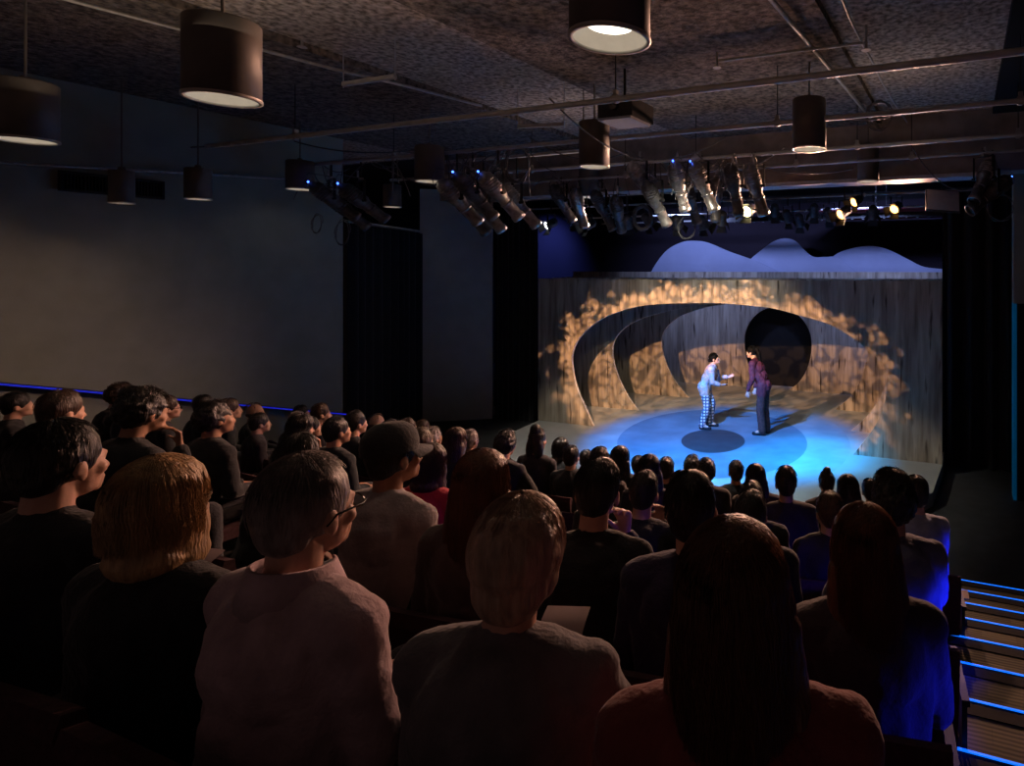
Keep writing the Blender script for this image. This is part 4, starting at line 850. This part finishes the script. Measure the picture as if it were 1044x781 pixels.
def place_person(px, py, r, label, hair='short', hc='brown', shirt=(.03, .03, .035), pose='a', sk='fair', hero=False, glasses=False, cap=False, collar=False, yaw_off=0.0, strands=0, sc=1.0, trouser=(.02, .02, .028), hem=0, J=None, group=None, seat_label=None, seat_group=None, dy_=0.0):
    global seat0
    Y = RY[r] + dy_; p = onY(px, py, Y); fz = rowfloor(r)
    J = J or POSES[pose]; top = (J.H @ Vector((0, 0, .215))).z * 1.0
    s = (p.z - fz) / top
    s = max(.88, min(1.12, s)); yaw = math.atan2(-(-4.4 - p.x), 10.6 - Y) * .9 + yaw_off
    t = empty('person', (p.x, Y, fz), yaw); t.scale = (min(s, 1.03), min(s, 1.03), s); tag(t, label, 'person', group)
    # keep head centre on its pixel: shift the root back by the pose's lean
    vox = .0065 if hero else .012; key = pose if J is POSES.get(pose) else id(J)
    bm_ = cached(('b', key, vox), lambda: body_mesh(J, vox)); link('body', bm_, skin(SK[sk]), t)
    sm_ = cached(('s', key, vox, hem), lambda: shirt_mesh(J, .009 if hero else .014, hem=hem)); link('shirt', sm_, cloth(shirt), t)
    tm_ = cached(('t', key, vox), lambda: trouser_mesh(J, .014)); link('trousers', tm_, cloth(trouser), t)
    for i in (0, 1): link('shoe', cached(('f', key, i), lambda: shoe_mesh(J, i, .01)), cloth((.02, .02, .02)), t)
    st_ = strands if hero else strands or 130
    hm_ = cached(('h', key, hair, st_, hero), lambda: hair_mesh(J, hair, .006 if hero else .010, st_, seed=len(cache), sr=.0010 if hero else .0016))
    if not (cap and hair == 'none'): link('hair', hm_, hairm(HC[hc]), t)
    if glasses: link('glasses', cached(('g', key), lambda: glasses_mesh(J)), M['glasses'], t)
    if cap: c_ = link('cap', cached(('c', key), lambda: cap_mesh(J)), cloth((.035, .035, .04)), t); link('brim', cached(('cb', key), lambda: brim_mesh(J)), cloth((.10, .10, .11)), c_)
    if collar: link('collar', cached(('co', key), lambda: collar_mesh(J)), cloth(tuple(min(1, c * 1.1) for c in shirt)), t)
    # seat
    if seat0 is None: seat0 = make_seat(); q = seat0
    else: q = copy_tree(seat0)
    q.location = (p.x, Y, fz); q.rotation_euler = (0, 0, yaw * .35); npeople[0] += 1
    bpy.context.view_layer.update()
    tag(q, ' '.join(('seat under the %s' % label).split()[:16]), 'seat', 'theatre seats in row %s' % ('front', 'second', 'third', 'fourth', 'fifth', 'sixth', 'seventh')[6 - r] if False else 'raked theatre seats')
    return t
D = (.022, .022, .026)
# --- heroes, nearest rows
place_person(752, 560, 0, 'person with long auburn hair and a red scarf, nearest at the right of centre', 'long', 'auburn', (.22, .05, .05), 'c', hero=True, strands=2600)
place_person(492, 540, 0, 'person with short sandy grey hair and a grey sweater, arms crossed, bottom centre', 'full', 'sand', (.17, .155, .17), 'b', hero=True, strands=1800, yaw_off=-.05)
place_person(287, 472, 0, 'person with grey hair and glasses in a pale pink collared shirt', 'short', 'grey', (.50, .36, .39), 'a', hero=True, strands=1400, glasses=True, collar=True, yaw_off=-.25)
place_person(158, 470, 0, 'person with a smooth blonde bob, left of the pink shirted one', 'bob', 'blonde', D, 'e', hero=True, strands=2200)
place_person(36, 434, 0, 'dark haired person at the lower left edge, nearest the camera there', 'short', 'black', D, 'a', hero=True, strands=600)
place_person(382, 440, 1, 'person in a pale tee shirt wearing a dark baseball cap', 'short', 'black', (.36, .30, .31), 'c', 'tan', hero=True, strands=500, cap=True, yaw_off=-.25)
place_person(489, 462, 1, 'person with long wavy brown hair in front of the sandy haired one', 'long', 'auburn', (.11, .08, .08), 'e', hero=True, strands=2200)
place_person(592, 488, 1, 'person with short black hair just right of the sandy grey head', 'short', 'black', D, 'd', hero=True, strands=700)
place_person(705, 492, 1, 'person in a dark violet top left of the nearest auburn hair', 'short', 'black', (.03, .025, .07), 'c', hero=True, strands=700)
place_person(885, 525, 1, 'person with very long dark auburn hair near the aisle', 'long', 'auburn', (.05, .035, .045), 'a', hero=True, strands=2200)
place_person(265, 455, 1, 'person with dark hair and bare ear behind the pink shirted one', 'short', 'black', D, 'd', strands=300)
place_person(97, 405, 1, 'person with big dark hair looking down at the left', 'curly', 'black', D, 'd', 'tan', strands=300)
place_person(25, 403, 1, 'person with a lit cheek at the far left edge', 'short', 'brown', D, 'b')
place_person(432, 456, 2, 'person with brown hair in a bright red shirt', 'bob', 'brown', (.55, .03, .05), 'a', hero=True, strands=900)
place_person(918, 494, 2, 'person with tousled black hair in blue lit clothes on the aisle', 'curly', 'black', (.16, .16, .24), 'b', hero=True, strands=700, trouser=(.12, .12, .2))
place_person(205, 412, 2, 'person with dark hair, cheek lit orange, left of centre', 'curly', 'black', D, 'c', 'tan')
place_person(60, 410, 2, 'person with short brown hair at left, low in the dark', 'short', 'brown', D, 'e')
place_person(8, 401, 2, 'person half cut by the left edge in the dark', 'short', 'black', D, 'a')
place_person(765, 505, 2, 'person with a lit ear above the nearest auburn hair', 'short', 'black', D, 'a')
place_person(648, 494, 2, 'person in dark clothes above the violet topped one', 'short', 'black', D, 'd')
place_person(357, 420, 4, 'person in profile with dark hair, face lit, left of the black curtain', 'short', 'black', D, 'a')
far = [
 (423, 438, 3, 'dark haired person with a bright lit ear and cheek, behind the red shirt', 'short', 'brown', 'a'), (333, 428, 3, 'dark head under the profiled person at left', 'short', 'black', 'c'),
 (282, 428, 3, 'person with dark hair resting a hand at the face', 'bob', 'black', 'd'), (162, 404, 3, 'person in glasses with short hair on the left', 'short', 'brown', 'a'),
 (133, 394, 3, 'tall person in profile on the left, head above the others', 'short', 'black', 'e'), (103, 393, 3, 'person with messy dark hair below the blue line at left', 'curly', 'brown', 'b'),
 (690, 488, 3, 'dark silhouetted person below the double heads at centre', 'short', 'black', 'b'), (768, 496, 3, 'dark silhouetted person below the hooded silhouette', 'short', 'black', 'c'), (845, 502, 3, 'dark silhouetted person below the bun silhouette', 'short', 'brown', 'e'), (612, 487, 3, 'dark silhouetted person behind the short black haired one', 'short', 'black', 'c'),
 (505, 444, 4, 'dark haired person left of the white stage corner', 'curly', 'black', 'b'), (460, 438, 4, 'person with straight brown shoulder hair left of the grey haired one', 'long', 'brown', 'a'), (397, 428, 4, 'person with face edge lit behind the cap', 'short', 'black', 'e'),
 (308, 427, 4, 'dark head just left of the profiled person', 'short', 'black', 'c'), (259, 422, 4, 'dark round head below the bald one at left', 'short', 'black', 'a'), (228, 407, 4, 'person in profile against the left wall with lit nose', 'short', 'brown', 'a'), (198, 404, 4, 'dark head top touching the blue line at left', 'short', 'black', 'c'),
 (802, 478, 4, 'round headed silhouette with ear against the blue stage floor', 'short', 'black', 'a'), (942, 493, 4, 'dark haired person in a pale blue lit shirt on the aisle', 'short', 'black', 'b'),
 (545, 438, 5, 'tall silhouette with piled hair against the white stage corner', 'updo', 'black', 'a'), (478, 438, 5, 'grey haired person with glasses near the dark floor', 'short', 'grey', 'e'), (437, 437, 5, 'person with curly grey hair in the distance', 'curly', 'grey', 'a'), (408, 428, 5, 'distant dark haired person in front of the black curtain', 'short', 'brown', 'c'),
 (322, 412, 5, 'distant person in profile with short brown hair by the grey wall', 'short', 'brown', 'a'), (290, 421, 5, 'distant person with pale grey hair by the left wall', 'short', 'grey', 'b'), (255, 412, 5, 'distant bald person below the blue line', 'bald', 'brown', 'a'),
 (580, 456, 5, 'silhouette behind the second head from the white corner', 'short', 'black', 'a'), (609, 459, 4, 'silhouette left of the wide long haired one', 'short', 'black', 'c'), (661, 465, 4, 'silhouette right of the wide long haired one', 'long', 'black', 'e'), (719, 470, 5, 'right one of two overlapping silhouettes at centre', 'curly', 'black', 'a'), (772, 477, 5, 'hooded looking long haired silhouette', 'long', 'black', 'c'), (866, 487, 5, 'silhouette with long straight hair at the right', 'long', 'black', 'a'),
 (569, 448, 6, 'front row silhouette next to the piled hair', 'bob', 'black', 'a'), (597, 459, 6, 'front row silhouette, small, third from the white corner', 'short', 'black', 'e'), (630, 457, 5, 'silhouette with wide long hair', 'long', 'black', 'a'), (649, 467, 6, 'front row silhouette, low and narrow', 'short', 'black', 'c'), (678, 468, 5, 'silhouette left of the overlapping pair', 'short', 'black', 'a'), (706, 467, 6, 'left one of two overlapping silhouettes at centre', 'curly', 'black', 'c'),
 (750, 470, 6, 'small round headed front row silhouette with thin neck', 'short', 'black', 'e'), (844, 482, 6, 'front row silhouette with a hair bun', 'bun', 'black', 'a'), (891, 491, 6, 'front row silhouette with a small round head near the right', 'short', 'black', 'c'),
 (430, 428, 6, 'far person with reddish lit face before the grey wall', 'short', 'brown', 'e'), (380, 423, 6, 'far bald person in front of the black curtain', 'bald', 'brown', 'a'), (300, 414, 6, 'far dark headed person low on the left wall', 'short', 'black', 'c')]
for px, py, r, lb, hr, hc, ps in far:
    kw = {}
    if 'pale blue' in lb: kw = dict(shirt=(.35, .38, .5))
    place_person(px, py, r, lb, hr, hc, kw.get('shirt', R_.choice([D, (.03, .025, .03), (.04, .03, .028), (.02, .025, .03)])), ps, R_.choice(['fair', 'fair', 'tan']), glasses='glasses' in lb, collar='grey haired person with glasses' in lb)

# --- actors
def standing(leanf, knees, hp):
    J = Pose(); J.slim = .88; J.pel = Vector((0, -.03, .90)); return J
def actor_left():
    J = Pose(); J.slim = .86; J.pel = Vector((0, -.10, .84)); J.ch = Vector((0, .03, 1.13)); J.nk = Vector((0, .09, 1.28)); J.hd = J.nk + Vector((0, .04, .05))
    J.H = Matrix.Translation(J.hd) @ Euler((.16, .0, .0), 'XYZ').to_matrix().to_4x4()
    J.sh = [Vector((s * .15, .075, 1.22)) for s in (-1, 1)]; J.el = [Vector((-.2, .10, .98)), Vector((.19, .10, .98))]; J.wr = [Vector((-.16, .34, 1.03)), Vector((.12, .24, .92))]
    J.hdir = [Vector((-.1, 1, .25)), Vector((-.1, 1, -.05))]; J.hn = [Vector((.6, .1, .8)), Vector((-.4, .1, .9))]; J.curl = .25
    J.hip = [Vector((-.085, -.09, .82)), Vector((.085, -.09, .82))]; J.kn = [Vector((-.11, .04, .47)), Vector((.11, -.02, .46))]; J.an = [Vector((-.11, -.02, .10)), Vector((.12, -.12, .10))]; J.toe = [Vector((-.12, .11, .04)), Vector((.14, .01, .04))]
    return J
def actor_right():
    J = Pose(); J.slim = .92; J.pel = Vector((0, -.06, .93)); J.ch = Vector((0, .06, 1.25)); J.nk = Vector((0, .14, 1.42)); J.hd = J.nk + Vector((0, .05, .05))
    J.H = Matrix.Translation(J.hd) @ Euler((-.12, .0, .0), 'XYZ').to_matrix().to_4x4()
    J.sh = [Vector((s * .165, .12, 1.36)) for s in (-1, 1)]; J.el = [Vector((-.21, .10, 1.09)), Vector((.21, .10, 1.09))]; J.wr = [Vector((-.19, .20, .86)), Vector((.19, .2, .86))]
    J.hdir = [Vector((0, .1, -1)), Vector((0, .1, -1))]; J.hn = [Vector((1, 0.2, 0)), Vector((-1, 0.2, 0))]; J.curl = .35
    J.hip = [Vector((-.09, -.05, .90)), Vector((.09, -.05, .90))]; J.kn = [Vector((-.10, -.02, .49)), Vector((.10, -.04, .49))]; J.an = [Vector((-.10, -.06, .10)), Vector((.10, -.08, .10))]; J.toe = [Vector((-.12, .07, .04)), Vector((.12, .05, .04))]
    return J
def build_actor(px, py, J, yaw, label, shirtm, trm, hair, flare, sc, extra=None):
    p = onZ(px, py, .205); t = empty('person', p, yaw); t.scale = (sc, sc, sc); tag(t, label, 'person')
    link('body', body_mesh(J, .0055), skin((.58, .36, .27)), t); link('shirt', shirt_mesh(J, .007, .02, fold=.022, hem=.25), shirtm, t)
    link('trousers', trouser_mesh(J, .008, flare), trm, t)
    for i in (0, 1): link('shoe', shoe_mesh(J, i, .007), cloth((.015, .015, .018)), t)
    link('hair', hair_mesh(J, hair, .006, 300, 5), mat('matte_black_hair', (.004, .004, .005), .65, noise=.3, nscale=40, bump=.3, spec=.12), t); eyes(J, t)
    return t
J1 = actor_left(); J2 = actor_right()
al = build_actor(723, 436.5, J1, math.radians(-78), 'person on stage in a pale blue patchwork shirt and checked trousers, hands raised', mat('patchwork_cloth', (.30, .42, .52), .85, col2=(.50, .27, .16), nscale=6, bump=.2), M['plaid'], 'low_bun', .012, .985)
ar = build_actor(776, 442.5, J2, math.radians(88), 'person on stage in a maroon blouse and dark trousers with a black ponytail', mat('maroon_cloth', (.11, .022, .035), .75, noise=.4, nscale=9, bump=.2), mat('dark_brocade', (.07, .035, .035), .8, noise=.6, nscale=22, bump=.2), 'pony', .018, 1.01)
MB().sph(J1.nk + Vector((0, .05, -.09)), .01).tube([J1.nk + Vector((0, .09, -.08)), J1.nk + Vector((0, .12, -.2)), J1.nk + Vector((.02, .115, -.33))], .022, 8).build('tie', cloth((.02, .02, .03)), al)
# --- belongings
def sheet(px, py, Y, z_off, rot, lb, sx=.11, sy=.15):
    p = onY(px, py, Y); m = MB()
    n = 6; vs = []
    for k in (0, 1):
        for j in range(n + 1):
            for i in (0, 1): u = -sx + 2 * sx * i; v_ = -sy + 2 * sy * j / n; vs.append((u, v_, .012 * math.sin(j / n * 3.1) + .002 * k))
    fs = []
    for j in range(n): a = 2 * j; fs += [(a, a + 1, a + 3, a + 2), (a + 2 + 2 * n + 2, a + 3 + 2 * n + 2, a + 1 + 2 * n + 2, a + 2 * n + 2)]
    m.add(vs, fs); o = m.build('programme', M['paper'], None, p); o.rotation_euler = rot; tag(o, lb, 'programme')
sheet(572, 645, RY[0] + .36, 0, (.25, .05, .4), 'open programme sheet in the lap right of the sandy grey head', .055, .08)
sheet(193, 578, RY[0] + .35, 0, (.35, .2, .5), 'programme sheet on the lap between the blonde bob and the pink shirt', .055, .08)
p = onZ(975, 606, NZ[8] + .015); o = MB().box((-.10, -.07, 0), (.10, .07, .012)).build('leaflet', M['paper'], None, p); o.rotation_euler = (0, 0, .1); tag(o, 'small leaflet lying on a blue edged step by the aisle seats', 'leaflet')
hb = empty('handbag', (onY(968, 580, RY[4] + .45).x - .02, RY[4] + .40, rowfloor(4))); tag(hb, 'dark handbag with a looped strap standing by the aisle seat', 'handbag')
m = MB(); m.box((-.14, -.07, 0), (.14, .07, .03)); m.cap((-.11, 0, .1), (.11, 0, .1), .075, .075); m.cap((-.09, 0, .2), (.09, 0, .2), .06, .06); link('bag_body', remesh(m, .008, 4, .01, .06), cloth((.05, .05, .06)), hb)
MB().tube([(-.1, 0, .23), (-.09, 0, .36), (0, 0, .42), (.09, 0, .36), (.1, 0, .23)], .009, 8).build('strap', M['seat_frame'], hb)
# blue aisle lights under the end seats
for r in (1, 2, 3, 4):
    h = empty('aisle_light', (-.135, RY[r] + .1, rowfloor(r) + .12)); tag(h, 'small blue aisle light beside the %s row from the camera' % ('', 'second', 'third', 'fourth', 'fifth')[r], 'aisle light')
    MB().box((-.02, -.04, -.03), (.02, .04, .03)).build('housing', M['seat_frame'], h); MB().box((.02, -.03, -.02), (.023, .03, .02)).build('lens', M['led_strip'], h)
AL = [spot('aisle_blue', (.42, RY[r] + .15, rowfloor(r) + .85), (-.30, RY[r] + .12, rowfloor(r) + .52), (.01, .02, 1.0), (0, 26, 60, 45, 25)[r], 78, .8, .05) for r in (1, 2, 3, 4)]
